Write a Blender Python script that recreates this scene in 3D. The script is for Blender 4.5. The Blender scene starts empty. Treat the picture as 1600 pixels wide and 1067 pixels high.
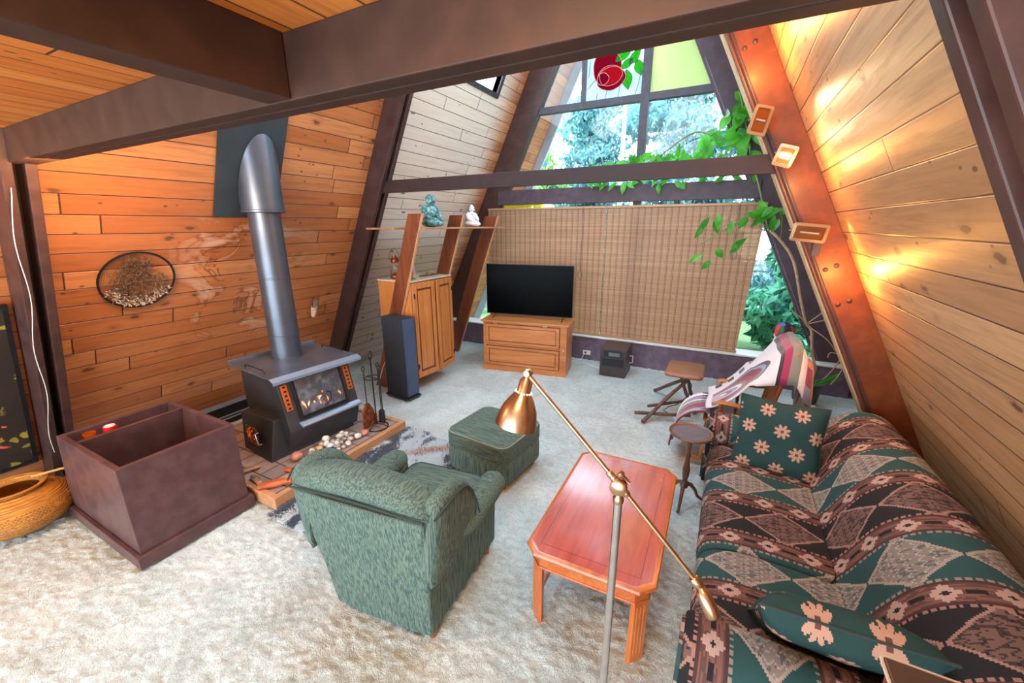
import bpy, math, random
import numpy as np
from math import sin, cos, pi, radians as R
from mathutils import Vector, Matrix, noise as mnoise
random.seed(7)
S = bpy.context.scene
COL = S.collection

# ------------------------------------------------------------------ camera, world, lights, exposure
cam_d = bpy.data.cameras.new('camera'); cam = bpy.data.objects.new('camera', cam_d); COL.objects.link(cam)
cam_d.sensor_width = 36.0; cam_d.lens = 632.33 * 36.0 / 1600.0; cam_d.clip_start = 0.02; cam_d.clip_end = 200
YAW, PIT, ROL = -0.4828146, 0.2805065, 0.0033362
_f = Vector((sin(YAW) * cos(PIT), cos(YAW) * cos(PIT), -sin(PIT)))
_r0 = Vector((cos(YAW), -sin(YAW), 0)); _d0 = _f.cross(_r0)
_r = _r0 * cos(ROL) + _d0 * sin(ROL); _d = _d0 * cos(ROL) - _r0 * sin(ROL)
cam.matrix_world = Matrix(((_r.x, -_d.x, -_f.x, 0), (_r.y, -_d.y, -_f.y, 0), (_r.z, -_d.z, -_f.z, 2.0), (0, 0, 0, 1)))
S.camera = cam
S.view_settings.view_transform = 'Standard'; S.view_settings.look = 'None'
S.view_settings.gamma = 1.0; S.view_settings.use_curve_mapping = False
S.view_settings.exposure = 1.1

w = bpy.data.worlds.new('sky'); S.world = w; w.use_nodes = True
nt = w.node_tree; nt.nodes.clear()
o_ = nt.nodes.new('ShaderNodeOutputWorld'); b_ = nt.nodes.new('ShaderNodeBackground')
tc = nt.nodes.new('ShaderNodeTexCoord'); sp = nt.nodes.new('ShaderNodeSeparateXYZ'); cr = nt.nodes.new('ShaderNodeValToRGB')
nt.links.new(tc.outputs['Generated'], sp.inputs[0]); nt.links.new(sp.outputs['Z'], cr.inputs[0])
cr.color_ramp.elements[0].color = (0.74, 0.90, 1.0, 1); cr.color_ramp.elements[1].color = (0.54, 0.79, 1.0, 1)
nt.links.new(cr.outputs[0], b_.inputs['Color']); b_.inputs['Strength'].default_value = 4.6
nt.links.new(b_.outputs[0], o_.inputs[0])

def light(name, kind, loc, energy, color, target=None, **kw):
    d = bpy.data.lights.new(name, kind); d.energy = energy; d.color = color
    for k, v in kw.items(): setattr(d, k, v)
    o = bpy.data.objects.new(name, d); COL.objects.link(o); o.location = loc
    if target is not None:
        o.rotation_euler = (Vector(target) - Vector(loc)).to_track_quat('-Z', 'Y').to_euler()
    return o
WARM = (1.0, 0.62, 0.30)
# sky portals in the openings: gable glazing, added roof windows, rear gable left open
def portal(name, loc, target, sx, sy):
    o = light(name, 'AREA', loc, 1, (1, 1, 1), target, shape='RECTANGLE', size=sx, size_y=sy); o.data.cycles.is_portal = True
portal('gable_portal', (-1.6, 6.15, 3.0), (-1.6, 0, 3.0), 5.6, 5.6)
portal('added_window_portal', (-0.35, 3.2, 4.6), (-2.2, 3.2, 3.6), 2.4, 4.4)
portal('added_window_portal', (-2.85, 2.3, 4.6), (-1.0, 2.3, 3.6), 2.4, 2.6)
portal('rear_portal', (-1.5, -2.95, 1.9), (-1.5, 0, 1.9), 5.6, 3.8)
# two-storey gable sunlight is diffuse: a soft, hazy sun from beyond the garden
light('hazy_sun', 'SUN', (0, 20, 20), 0.8, (0.92, 0.97, 1.0), (0.9, 13.0, 8.0), angle=R(40))
# warm ceiling lamps under the loft
light('loft_ceiling_lamp', 'AREA', (-0.3, 0.25, 2.42), 10, WARM, (-0.3, 0.6, 0), shape='DISK', size=0.35)
light('loft_ceiling_lamp', 'AREA', (-2.9, -0.3, 2.42), 12, (1.0, 0.66, 0.36), (-3.2, 0.2, 0), shape='DISK', size=0.5)
light('loft_ceiling_lamp', 'AREA', (-3.0, 0.9, 2.2), 10, (1.0, 0.58, 0.26), (-4.2, 1.6, 1.5), shape='DISK', size=0.4)

# ------------------------------------------------------------------ node helper
class NB:
    """tiny expression builder over shader nodes"""
    def __init__(s, name):
        s.m = bpy.data.materials.new(name); s.m.use_nodes = True; s.t = s.m.node_tree; s.t.nodes.clear()
        s.out = s.t.nodes.new('ShaderNodeOutputMaterial')
    def n(s, typ, **kw):
        n = s.t.nodes.new(typ)
        for k, v in kw.items(): setattr(n, k, v)
        return n
    def put(s, sock, v):
        if isinstance(v, E): v = v.s
        if isinstance(v, bpy.types.NodeSocket): s.t.links.new(v, sock)
        elif isinstance(v, (tuple, list)) and sock.type == 'RGBA' and len(v) == 3: sock.default_value = (*v, 1)
        else: sock.default_value = v
    def math(s, op, a, b=0.0, c=0.0):
        n = s.n('ShaderNodeMath', operation=op)
        s.put(n.inputs[0], a); s.put(n.inputs[1], b); s.put(n.inputs[2], c)
        return E(s, n.outputs[0])
    def coord(s, which='Object'):
        tc = s.n('ShaderNodeTexCoord'); sp = s.n('ShaderNodeSeparateXYZ')
        s.t.links.new(tc.outputs[which], sp.inputs[0])
        return [E(s, o) for o in sp.outputs]
    def vec(s, x, y, z=0.0):
        n = s.n('ShaderNodeCombineXYZ')
        for i, v in enumerate((x, y, z)): s.put(n.inputs[i], v)
        return E(s, n.outputs[0])
    def noise(s, v, scale, detail=2.0, rough=0.5, dist=0.0):
        n = s.n('ShaderNodeTexNoise'); s.put(n.inputs['Vector'], v); n.inputs['Scale'].default_value = scale
        n.inputs['Detail'].default_value = detail; n.inputs['Roughness'].default_value = rough; n.inputs['Distortion'].default_value = dist
        return E(s, n.outputs[0])
    def white(s, v):
        n = s.n('ShaderNodeTexWhiteNoise', noise_dimensions='3D'); s.put(n.inputs['Vector'], v)
        return E(s, n.outputs['Value'])
    def voro(s, v, scale=1.0, feature='F1', out='Distance', rnd=1.0):
        n = s.n('ShaderNodeTexVoronoi', feature=feature); s.put(n.inputs['Vector'], v); n.inputs['Scale'].default_value = scale
        n.inputs['Randomness'].default_value = rnd
        return E(s, n.outputs[out])
    def mix(s, f, a, b):
        n = s.n('ShaderNodeMix', data_type='RGBA'); s.put(n.inputs[0], f); s.put(n.inputs[6], a); s.put(n.inputs[7], b)
        return E(s, n.outputs[2])
    def ramp(s, f, stops, interp='LINEAR'):
        n = s.n('ShaderNodeValToRGB'); s.put(n.inputs[0], f); r = n.color_ramp; r.interpolation = interp
        while len(r.elements) < len(stops): r.elements.new(0.5)
        for e, (p, c) in zip(r.elements, stops): e.position = p; e.color = (*c, 1) if len(c) == 3 else c
        return E(s, n.outputs[0])
    def smooth(s, x, a, b):
        n = s.n('ShaderNodeMapRange', interpolation_type='SMOOTHSTEP'); s.put(n.inputs[0], x)
        n.inputs[1].default_value = a; n.inputs[2].default_value = b
        return E(s, n.outputs[0])
    def bump(s, h, strength=0.3, dist=0.01, normal=None):
        n = s.n('ShaderNodeBump'); s.put(n.inputs['Height'], h); n.inputs['Strength'].default_value = strength; n.inputs['Distance'].default_value = dist
        if normal is not None: s.put(n.inputs['Normal'], normal)
        return E(s, n.outputs[0])
    def bsdf(s, color, rough=0.5, metal=0.0, normal=None, **kw):
        n = s.n('ShaderNodeBsdfPrincipled'); s.put(n.inputs['Base Color'], color); s.put(n.inputs['Roughness'], rough); s.put(n.inputs['Metallic'], metal)
        if normal is not None: s.put(n.inputs['Normal'], normal)
        for k, v in kw.items(): s.put(n.inputs[k.replace('_', ' ')], v)
        return n.outputs[0]
    def done(s, shader):
        s.t.links.new(shader, s.out.inputs[0]); return s.m
class E:
    def __init__(s, b, sock): s.b = b; s.s = sock
    def __add__(s, o): return s.b.math('ADD', s, o)
    __radd__ = __add__
    def __sub__(s, o): return s.b.math('SUBTRACT', s, o)
    def __rsub__(s, o): return s.b.math('SUBTRACT', o, s)
    def __mul__(s, o): return s.b.math('MULTIPLY', s, o)
    __rmul__ = __mul__
    def __truediv__(s, o): return s.b.math('DIVIDE', s, o)
    def lt(s, o): return s.b.math('LESS_THAN', s, o)
    def gt(s, o): return s.b.math('GREATER_THAN', s, o)
    def floor(s): return s.b.math('FLOOR', s)
    def fract(s): return s.b.math('FRACT', s)
    def abs(s): return s.b.math('ABSOLUTE', s)
    def max(s, o): return s.b.math('MAXIMUM', s, o)
    def min(s, o): return s.b.math('MINIMUM', s, o)
    def sin(s): return s.b.math('SINE', s)
def sr(r, g, b):
    f = lambda c: (c / 255 / 12.92) if c / 255 <= 0.04045 else ((c / 255 + 0.055) / 1.055) ** 2.4
    return (f(r), f(g), f(b))

# ------------------------------------------------------------------ materials
def plain(name, col, rough=0.5, metal=0.0, var=0.12, scale=6.0, bump=0.0, **kw):
    b = NB(name); x, y, z = b.coord(); v = b.vec(x, y, z)
    nz = b.noise(v, scale, 3)
    c = b.mix(b.smooth(nz, 0.3, 0.7), tuple(k * (1 - var) for k in col), tuple(min(1, k * (1 + var)) for k in col))
    nm = b.bump(b.noise(v, scale * 12, 2), bump, 0.004) if bump else None
    return b.done(b.bsdf(c, rough, metal, nm, **kw))

def planks(name, ua, va, pitch, off, c1, c2, length=2.1, knot=0.8, rough=0.42, groove=0.035, stain=0.0, day_wash=0.0):
    b = NB(name); co = b.coord(); u = co[ua]; v = co[va]
    rowf = v / pitch + off; row = rowf.floor(); fv = rowf.fract()
    r1 = b.white(b.vec(row, 3.1, 0.0))
    cf = u / length + r1 * 7.3; cid = cf.floor(); fu = cf.fract()
    idn = b.white(b.vec(row, cid, 1.7))
    grain = b.noise(b.vec(u * 1.3, v * 22.0, idn * 30.0), 1.6, 4, 0.6, 0.6)
    fine = b.noise(b.vec(u * 6.0, v * 160.0, idn * 30.0), 1.0, 2, 0.5)
    col = b.mix(b.smooth(idn, 0.0, 1.0), c1, c2)
    col = b.mix(b.smooth(grain, 0.42, 0.72) * 0.55, col, tuple(k * 0.62 for k in c1))
    col = b.mix(b.smooth(fine, 0.45, 0.75) * 0.22, col, tuple(k * 0.5 for k in c1))
    # knots
    kv = b.vec(u * 3.3 + idn * 9.0, v * 6.2, 0.0)
    wob = b.noise(b.vec(u * 14.0, v * 20.0, 0.0), 1.0, 2) * 0.35
    kd = b.voro(b.vec(u * 3.0 + r1 * 9.0 + wob * .6, v * 7.2 + r1 * 3.0 + wob, row * 4.0), 1.0)
    k2 = b.voro(b.vec(u * 7.0 + r1 * 5.0, v * 13.0, row * 2.0), 1.0); s2 = b.white(b.vec(row, (u * 3.1).floor(), 5.0)).lt(0.45)
    kk = b.smooth(kd, 0.135, 0.085).max(b.smooth(k2, 0.13, 0.07) * s2)
    ring = b.smooth(kd, 0.26, 0.12)
    sel = b.white(b.vec(row, (u * 1.6 + r1 * 5.0).floor(), 9.0)).lt(knot)
    col = b.mix(ring * 0.35 * sel, col, tuple(k * 0.55 for k in c1))
    col = b.mix(kk * sel * 0.85, col, (0.10, 0.045, 0.02))
    if stain:
        st = b.smooth(b.noise(b.vec(u * 1.5, v * 2.2, 0.0), 1.3, 4, 0.6, 1.2), 0.52, 0.66)
        zone = b.smooth(u, 1.5, 2.0) * b.smooth(u, 3.1, 2.4) * b.smooth(v, 2.15, 1.9) * b.smooth(v, 0.75, 1.2)
        col = b.mix(st * zone * stain, col, sr(205, 165, 140))
        edge = (b.smooth((b.noise(b.vec(u * 1.5, v * 2.2, 0.0), 1.3, 4, 0.6, 1.2) - 0.54).abs(), 0.02, 0.0)) * zone
        col = b.mix(edge * 0.7, col, sr(110, 55, 30))
    if day_wash:  # pale daylight wash of the far bay, painted into the plank colour
        bf = b.smooth(u, 3.5, 3.62) * b.smooth(u + grain * .3, 6.1, 5.5) * day_wash; col = b.mix(bf, col, b.mix(grain, sr(238, 226, 212), sr(198, 182, 168))); col = b.mix(kk * sel * bf, col, (0.12, 0.07, 0.05))
    g = b.smooth(fv.min(1.0 - fv), groove, groove * 0.3)
    bt = b.smooth((fu.min(1.0 - fu)) * length, 0.006, 0.002)
    gg = g.max(bt)
    col = b.mix(gg * 0.9, col, (0.035, 0.015, 0.008))
    h = (1.0 - gg) * 1.0 + grain * 0.12
    nm = b.bump(h, 0.6, 0.012)
    return b.done(b.bsdf(col, grain * 0.25 + (rough - 0.1), 0.0, nm))

def wood(name, axis, c1, c2, rough=0.4, sc=1.0, coat=0.0):
    """clear-finished timber, grain along object axis"""
    b = NB(name); co = b.coord(); k = [14.0 * sc] * 3; k[axis] = 1.2 * sc
    v = b.vec(co[0] * k[0], co[1] * k[1], co[2] * k[2])
    g = b.noise(v, 1.0, 5, 0.62, 1.2); f = b.noise(v, 9.0, 2, 0.5)
    col = b.ramp(g, [(0.28, c2), (0.5, tuple((a + d) / 2 for a, d in zip(c1, c2))), (0.72, c1)])
    col = b.mix(b.smooth(f, 0.5, 0.8) * 0.3, col, tuple(q * 0.5 for q in c2))
    nm = b.bump(f, 0.12, 0.002)
    return b.done(b.bsdf(col, rough, 0.0, nm, Coat_Weight=coat, Coat_Roughness=0.15))

def emis(name, col, strength):
    b = NB(name); n = b.n('ShaderNodeEmission'); b.put(n.inputs[0], col); n.inputs[1].default_value = strength
    return b.done(n.outputs[0])

def glass_mat(name, tint=(1, 1, 1), refl=0.08):
    b = NB(name); t = b.n('ShaderNodeBsdfTransparent'); b.put(t.inputs[0], tint)
    g = b.n('ShaderNodeBsdfGlossy'); g.inputs['Roughness'].default_value = 0.02
    fr = b.n('ShaderNodeLayerWeight'); fc = E(b, fr.outputs['Facing']); fc = fc * fc * fc * fc * 0.35 + 0.025
    m = b.n('ShaderNodeMixShader'); b.put(m.inputs[0], fc); b.t.links.new(t.outputs[0], m.inputs[1]); b.t.links.new(g.outputs[0], m.inputs[2])
    return b.done(m.outputs[0])

def stained(name, col, transp=0.5):
    b = NB(name); co = b.coord(); t = b.n('ShaderNodeBsdfTransparent'); b.put(t.inputs[0], col)
    d = b.n('ShaderNodeBsdfTranslucent'); b.put(d.inputs[0], b.mix(b.noise(b.vec(*co), 8, 2) * 0.5, col, tuple(k * 0.7 for k in col)))
    e = b.n('ShaderNodeBsdfDiffuse'); b.put(e.inputs[0], col)
    m0 = b.n('ShaderNodeMixShader'); m0.inputs[0].default_value = 0.4
    b.t.links.new(d.outputs[0], m0.inputs[1]); b.t.links.new(e.outputs[0], m0.inputs[2])
    m = b.n('ShaderNodeMixShader'); m.inputs[0].default_value = transp
    b.t.links.new(m0.outputs[0], m.inputs[1]); b.t.links.new(t.outputs[0], m.inputs[2])
    return b.done(m.outputs[0])

def leafmat(name, c1, c2, trans=0.4, sc=3.0, rough=0.4):
    b = NB(name); co = b.coord(); nz = b.noise(b.vec(*co), sc, 3)
    c = b.mix(b.smooth(nz, 0.35, 0.65), c1, c2)
    p = b.bsdf(c, rough); d = b.n('ShaderNodeBsdfTranslucent'); b.put(d.inputs[0], c)
    m = b.n('ShaderNodeMixShader'); m.inputs[0].default_value = trans
    b.t.links.new(p, m.inputs[1]); b.t.links.new(d.outputs[0], m.inputs[2])
    return b.done(m.outputs[0])

CED1, CED2 = sr(172, 100, 56), sr(204, 134, 84)
M = {}
M['wall_l'] = planks('cedar_planks_left', 1, 2, 0.1245, 0.36, CED1, CED2, stain=0.8, rough=0.34, day_wash=0.85)
M['wall_r'] = planks('cedar_planks_right', 1, 2, 0.1245, 0.36, sr(176, 128, 86), sr(204, 158, 112), length=2.3)
M['ceil'] = planks('cedar_ceiling', 1, 0, 0.13, 0.2, sr(205, 108, 40), sr(226, 134, 60), length=2.6)
def paint(name, col, rough):
    b = NB(name); x, y, z = b.coord(); v = b.vec(x, y, z)
    g = b.noise(b.vec(x * 5, y * 5, z * 5), 2.0, 4, 0.6); f = b.noise(v, 70, 2)
    c = b.mix(b.smooth(g, 0.35, 0.7), tuple(k * 0.82 for k in col), tuple(k * 1.2 for k in col))
    sc_ = b.smooth(b.noise(b.vec(x, y, z), 9, 5, 0.7, 2.0), 0.70, 0.74)
    c = b.mix(sc_ * 0.12, c, tuple(min(1, k * 3) for k in col))
    return b.done(b.bsdf(c, g * 0.3 + rough - 0.15, 0.0, b.bump(f, 0.1, 0.003), Specular_IOR_Level=0.35))
M['beam'] = paint('brown_stained_beam', sr(64, 40, 30), 0.6)
M['beam_d'] = paint('dark_brown_beam', sr(54, 34, 32), 0.6)
M['mauve_d'] = paint('dark_mauve_beam', sr(76, 58, 66), 0.55)
M['beam2'] = paint('brown_stained_rafter', sr(68, 45, 42), 0.42)
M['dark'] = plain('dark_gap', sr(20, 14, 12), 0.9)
M['cream'] = wood('bare_fir', 2, sr(225, 185, 140), sr(190, 145, 100), 0.5)
M['purple'] = paint('mauve_brown_board', sr(112, 94, 110), 0.5)
M['frame_dark'] = paint('dark_window_timber', sr(62, 54, 62), 0.45)
M['glass'] = glass_mat('window_glass')
M['white_edge'] = plain('white_sill', sr(225, 225, 222), 0.4, var=0.03)
# ------------------------------------------------------------------ mesh helpers
class MB:
    def __init__(s): s.v = []; s.f = []; s.uv = []; s.x = Matrix.Identity(4); s.mi = []; s.cm = 0
    def add(s, vs, fs, uv=None):
        n = len(s.v); s.v += [tuple(s.x @ Vector(p)) for p in vs]; s.f += [tuple(i + n for i in f) for f in fs]
        s.uv += list(uv) if uv else [(0, 0)] * len(vs); s.mi += [s.cm] * len(fs); return s
    def box(s, lo, hi):
        (a, b, c), (d, e, f) = lo, hi
        a, d = min(a, d), max(a, d); b, e = min(b, e), max(b, e); c, f = min(c, f), max(c, f)
        return s.add([(a, b, c), (d, b, c), (d, e, c), (a, e, c), (a, b, f), (d, b, f), (d, e, f), (a, e, f)],
                     [(0, 3, 2, 1), (4, 5, 6, 7), (0, 1, 5, 4), (1, 2, 6, 5), (2, 3, 7, 6), (3, 0, 4, 7)])
    def cbox(s, c, d): return s.box([c[i] - d[i] / 2 for i in range(3)], [c[i] + d[i] / 2 for i in range(3)])
    def hexa(s, p8):  # bottom four ccw, top four ccw
        return s.add(p8, [(0, 3, 2, 1), (4, 5, 6, 7), (0, 1, 5, 4), (1, 2, 6, 5), (2, 3, 7, 6), (3, 0, 4, 7)])
    def prism(s, poly, axis, a, b):
        def p(q, t): return {'y': (q[0], t, q[1]), 'x': (t, q[0], q[1]), 'z': (q[0], q[1], t)}[axis]
        n = len(poly); vs = [p(q, a) for q in poly] + [p(q, b) for q in poly]
        fs = [tuple(range(n))[::-1], tuple(range(n, 2 * n))] + [(i, (i + 1) % n, n + (i + 1) % n, n + i) for i in range(n)]
        ar = sum(poly[i][0] * poly[(i + 1) % n][1] - poly[(i + 1) % n][0] * poly[i][1] for i in range(n))
        flip = (ar < 0) ^ (axis == 'y') ^ (b < a)
        if flip: fs = [f[::-1] for f in fs]
        return s.add(vs, fs)
    def loft(s, rings, cap=True, closed=True, uvs=None):
        n = len(rings[0]); m = len(rings); vs = [p for r in rings for p in r]; fs = []
        for i in range(m - 1):
            for j in range(n if closed else n - 1):
                k = (j + 1) % n; fs.append((i * n + j, i * n + k, (i + 1) * n + k, (i + 1) * n + j))
        if cap and closed: fs += [tuple(range(n))[::-1], tuple(range((m - 1) * n, m * n))]
        return s.add(vs, fs, [q for r in uvs for q in r] if uvs else None)
    def tube(s, pts, rad, seg=8, cap=True, up=None):
        pts = [Vector(p) for p in pts]; rr = rad if isinstance(rad, (list, tuple)) else [rad] * len(pts); rings = []
        t = (pts[1] - pts[0]).normalized(); a = Vector((0, 0, 1)) if abs(t.z) < 0.9 else Vector((1, 0, 0))
        nrm = t.cross(a).normalized()
        for i, p in enumerate(pts):
            t = (pts[min(i + 1, len(pts) - 1)] - pts[max(i - 1, 0)])
            t = t.normalized() if t.length > 1e-9 else Vector((0, 0, 1))
            nrm = (nrm - t * nrm.dot(t)); nrm = nrm.normalized() if nrm.length > 1e-6 else t.orthogonal().normalized()
            bi = t.cross(nrm)
            rings.append([tuple(p + (nrm * cos(2 * pi * k / seg) + bi * sin(2 * pi * k / seg)) * rr[i]) for k in range(seg)])
        return s.loft(rings, cap)
    def lathe(s, prof, seg=24, c=(0, 0, 0), cap=True):
        rings = [[(c[0] + r * cos(2 * pi * k / seg), c[1] + r * sin(2 * pi * k / seg), c[2] + z) for k in range(seg)] for r, z in prof]
        return s.loft(rings, cap)
    def ball(s, c, r, seg=14, rg=9, fn=None):
        r = (r, r, r) if not isinstance(r, (tuple, list)) else r; rings = []
        for i in range(rg + 1):
            a = -pi / 2 + pi * i / rg; q = max(cos(a), 0.02)
            ring = []
            for k in range(seg):
                d = Vector((q * cos(2 * pi * k / seg), q * sin(2 * pi * k / seg), sin(a))); g = fn(d) if fn else 1.0
                ring.append((c[0] + r[0] * d.x * g, c[1] + r[1] * d.y * g, c[2] + r[2] * d.z * g))
            rings.append(ring)
        return s.loft(rings)
    def grid(s, fn, nu, nv, uvfn=None):
        vs = []; uv = []
        for j in range(nv + 1):
            for i in range(nu + 1):
                vs.append(fn(i / nu, j / nv)); uv.append(uvfn(i / nu, j / nv) if uvfn else (i / nu, j / nv))
        fs = [(j * (nu + 1) + i, j * (nu + 1) + i + 1, (j + 1) * (nu + 1) + i + 1, (j + 1) * (nu + 1) + i) for j in range(nv) for i in range(nu)]
        return s.add(vs, fs, uv)

def obj(name, mb, mat, parent=None, smooth=None, bevel=None, subsurf=0, solid=None, uv=False, loc=None, rz=0.0):
    me = bpy.data.meshes.new(name); me.from_pydata(mb.v, [], mb.f); me.update()
    o = bpy.data.objects.new(name, me); COL.objects.link(o)
    for m in (mat if isinstance(mat, (list, tuple)) else [mat]): me.materials.append(M[m] if isinstance(m, str) else m)
    if any(mb.mi): me.polygons.foreach_set('material_index', mb.mi)
    if uv:
        l = me.uv_layers.new(name='UVMap'); a = np.array(mb.uv, dtype=np.float32)
        idx = np.empty(len(me.loops), dtype=np.int32); me.loops.foreach_get('vertex_index', idx)
        l.data.foreach_set('uv', a[idx].ravel())
    if smooth is not None:
        me.shade_smooth()
        if smooth < 170: me.set_sharp_from_angle(angle=R(smooth))
    if parent is not None: o.parent = parent
    if loc is not None: o.location = loc
    if rz: o.rotation_euler.z = rz
    if bevel:
        b = o.modifiers.new('bevel', 'BEVEL'); b.width = bevel; b.segments = 2; b.limit_method = 'ANGLE'; b.angle_limit = R(40)
    if solid:
        m = o.modifiers.new('solid', 'SOLIDIFY'); m.thickness = solid; m.offset = 0
    if subsurf:
        m = o.modifiers.new('sub', 'SUBSURF'); m.levels = subsurf; m.render_levels = subsurf
    return o
def tag(o, label=None, cat=None, group=None, kind=None):
    for k, v in (('label', label), ('category', cat), ('group', group), ('kind', kind)):
        if v: o[k] = v
    return o
def thing(name, label, cat, loc=(0, 0, 0), rz=0.0, group=None):
    o = bpy.data.objects.new(name, None); COL.objects.link(o); o.location = loc; o.rotation_euler.z = rz; o.empty_display_size = 0.1
    return tag(o, label, cat, group)
def struct(name, mb, mat, **kw): return tag(obj(name, mb, mat, **kw), kind='structure')
def copy_tree(o, parent=None):
    c = o.copy(); COL.objects.link(c)
    if parent is not None: c.parent = parent
    for ch in o.children: copy_tree(ch, c)
    return c

# ------------------------------------------------------------------ the room: an A-frame
K = 0.477; WL, WR = -4.78, 1.58; RX = (WL + WR) / 2; RZ = (RX - WL) / K
Y_BACK, Y_GAB = -3.0, 5.95
def lx(z, c=WL): return c + K * z
def rx(z, c=WR): return c - K * z
# floor: shag carpet with real pile relief near the camera
def floor_mesh():
    b = MB(); x0, x1, y0, y1 = -5.1, 1.9, -0.4, 5.85
    st = 0.0135; nx = int((x1 - x0) / st); ny = int((y1 - y0) / st)
    xs = np.linspace(x0, x1, nx + 1); ys = np.linspace(y0, y1, ny + 1); X, Y = np.meshgrid(xs, ys)
    rg = np.random.default_rng(3)
    def vn(X, Y, s, sx=1.0):
        U = X * s * sx; V = Y * s; i = np.floor(U).astype(int); j = np.floor(V).astype(int); fu = U - i; fv = V - j
        fu = fu * fu * (3 - 2 * fu); fv = fv * fv * (3 - 2 * fv)
        T = rg.random((512, 512)); g = lambda a, c: T[a % 512, c % 512]
        return (g(i, j) * (1 - fu) + g(i + 1, j) * fu) * (1 - fv) + (g(i, j + 1) * (1 - fu) + g(i + 1, j + 1) * fu) * fv
    wx = X + 0.05 * vn(X, Y, 6.0); wy = Y + 0.05 * vn(X, Y, 7.0)
    H = 0.6 * np.abs(2 * vn(wx, wy, 36, 0.85) - 1) + 0.4 * vn(wx, wy, 60) 
    Z = -0.026 + 0.020 * H + 0.004 * vn(X, Y, 3.0)
    v = np.stack([X, Y, Z], -1).reshape(-1, 3)
    i = np.arange(ny)[:, None] * (nx + 1) + np.arange(nx)[None, :]
    f = np.stack([i, i + 1, i + nx + 2, i + nx + 1], -1).reshape(-1, 4)
    me = bpy.data.meshes.new('floor'); me.vertices.add(len(v)); me.vertices.foreach_set('co', v.ravel())
    me.loops.add(f.size); me.loops.foreach_set('vertex_index', f.ravel().astype(np.int32))
    me.polygons.add(len(f)); me.polygons.foreach_set('loop_start', (np.arange(len(f)) * 4).astype(np.int32))
    me.update(calc_edges=True); me.shade_smooth(); return me
b = NB('shag_carpet'); x, y, z = b.coord(); v = b.vec(x, y, 0.0)
n1 = b.noise(v, 2.2, 4, 0.6, 0.5); n2 = b.noise(v, 95, 2, 0.6, 1.0); n3 = b.noise(v, 11, 3)
c = b.mix(b.smooth(n1, 0.35, 0.65), sr(210, 222, 222), sr(188, 202, 202))
c = b.mix(b.smooth(n2, 0.45, 0.68) * 0.35, c, sr(120, 116, 100)); c = b.mix(b.smooth(z, -0.014, -0.026) * 0.4, c, sr(134, 130, 116))
c = b.mix(b.smooth(n3, 0.5, 0.75) * 0.2, c, sr(225, 222, 205))
M['carpet'] = b.done(b.bsdf(c, 0.95, 0.0, b.bump(n2 + n3, 0.7, 0.012), Sheen_Weight=0.3))
me = floor_mesh(); me.materials.append(M['carpet'])
fl = bpy.data.objects.new('floor', me); COL.objects.link(fl); tag(fl, kind='structure')
M['subfloor'] = plain('subfloor', sr(190, 186, 170), 0.95)
struct('floor_slab', MB().box((-5.2, Y_BACK, -0.2), (2.0, 6.1, -0.032)), 'subfloor')
struct('floor_rear', MB().box((-5.2, Y_BACK, -0.032), (2.0, -0.4, -0.006)), 'carpet')

def slopewall(name, side, y0, y1, mat, holes=(), z1=RZ, z0=-0.05, th=0.12):
    """sloped plank wall as a slab with rectangular openings (ya, yb, za, zb)"""
    ys = sorted({y0, y1, *[h[0] for h in holes], *[h[1] for h in holes]}); zs = sorted({z0, z1, *[h[2] for h in holes], *[h[3] for h in holes]})
    fx = lx if side == 'l' else rx; sg = -1 if side == 'l' else 1; b = MB()
    for ya, yb in zip(ys, ys[1:]):
        for za, zb in zip(zs, zs[1:]):
            if any(h[0] <= ya and yb <= h[1] and h[2] <= za and zb <= h[3] for h in holes): continue
            a0, a1 = fx(za), fx(zb)
            b.hexa([(a0, ya, za), (a0 + sg * th, ya, za), (a0 + sg * th, yb, za), (a0, yb, za), (a1, ya, zb), (a1 + sg * th, ya, zb), (a1 + sg * th, yb, zb), (a1, yb, zb)])
    return struct(name, b, mat)
SKY_L = (3.95, 5.33, 3.69, 5.6); SKY_R = (3.9, 5.3, 3.2, 5.5); SKY_R2 = (1.25, 3.2, 3.9, 5.6); SKY_L2 = (1.25, 3.2, 3.9, 5.6)  # only far left skylight is visible; other roof windows added for daylight
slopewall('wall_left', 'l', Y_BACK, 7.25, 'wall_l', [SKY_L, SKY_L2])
slopewall('wall_right', 'r', Y_BACK, 7.25, 'wall_r', [SKY_R, SKY_R2])
for nm, (ya, yb, za, zb), fx, sg in (('window_2', SKY_L, lx, -1), ('added_window_3', SKY_R, rx, 1), ('added_window_4', SKY_R2, rx, 1), ('added_window_5', SKY_L2, lx, -1)):
    b = MB()
    for (p, q, r_, s_) in ((ya - .06, ya, za - .05, zb + .05), (yb, yb + .06, za - .05, zb + .05), (ya, yb, za - .05, za), (ya, yb, zb, zb + .05)):
        a0, a1 = fx(r_) - sg * .02, fx(s_) - sg * .02
        b.hexa([(a0, p, r_), (a0 + sg * .10, p, r_), (a0 + sg * .10, q, r_), (a0, q, r_), (a1, p, s_), (a1 + sg * .10, p, s_), (a1 + sg * .10, q, s_), (a1, q, s_)])
    wn = struct(nm, b, 'frame_dark')
    g = MB(); a0, a1 = fx(za) + sg * .06, fx(zb) + sg * .06
    g.hexa([(a0, ya, za), (a0 + .006, ya, za), (a0 + .006, yb, za), (a0, yb, za), (a1, ya, zb), (a1 + .006, ya, zb), (a1 + .006, yb, zb), (a1, yb, zb)])
    obj('pane', g, 'glass', wn)

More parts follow.
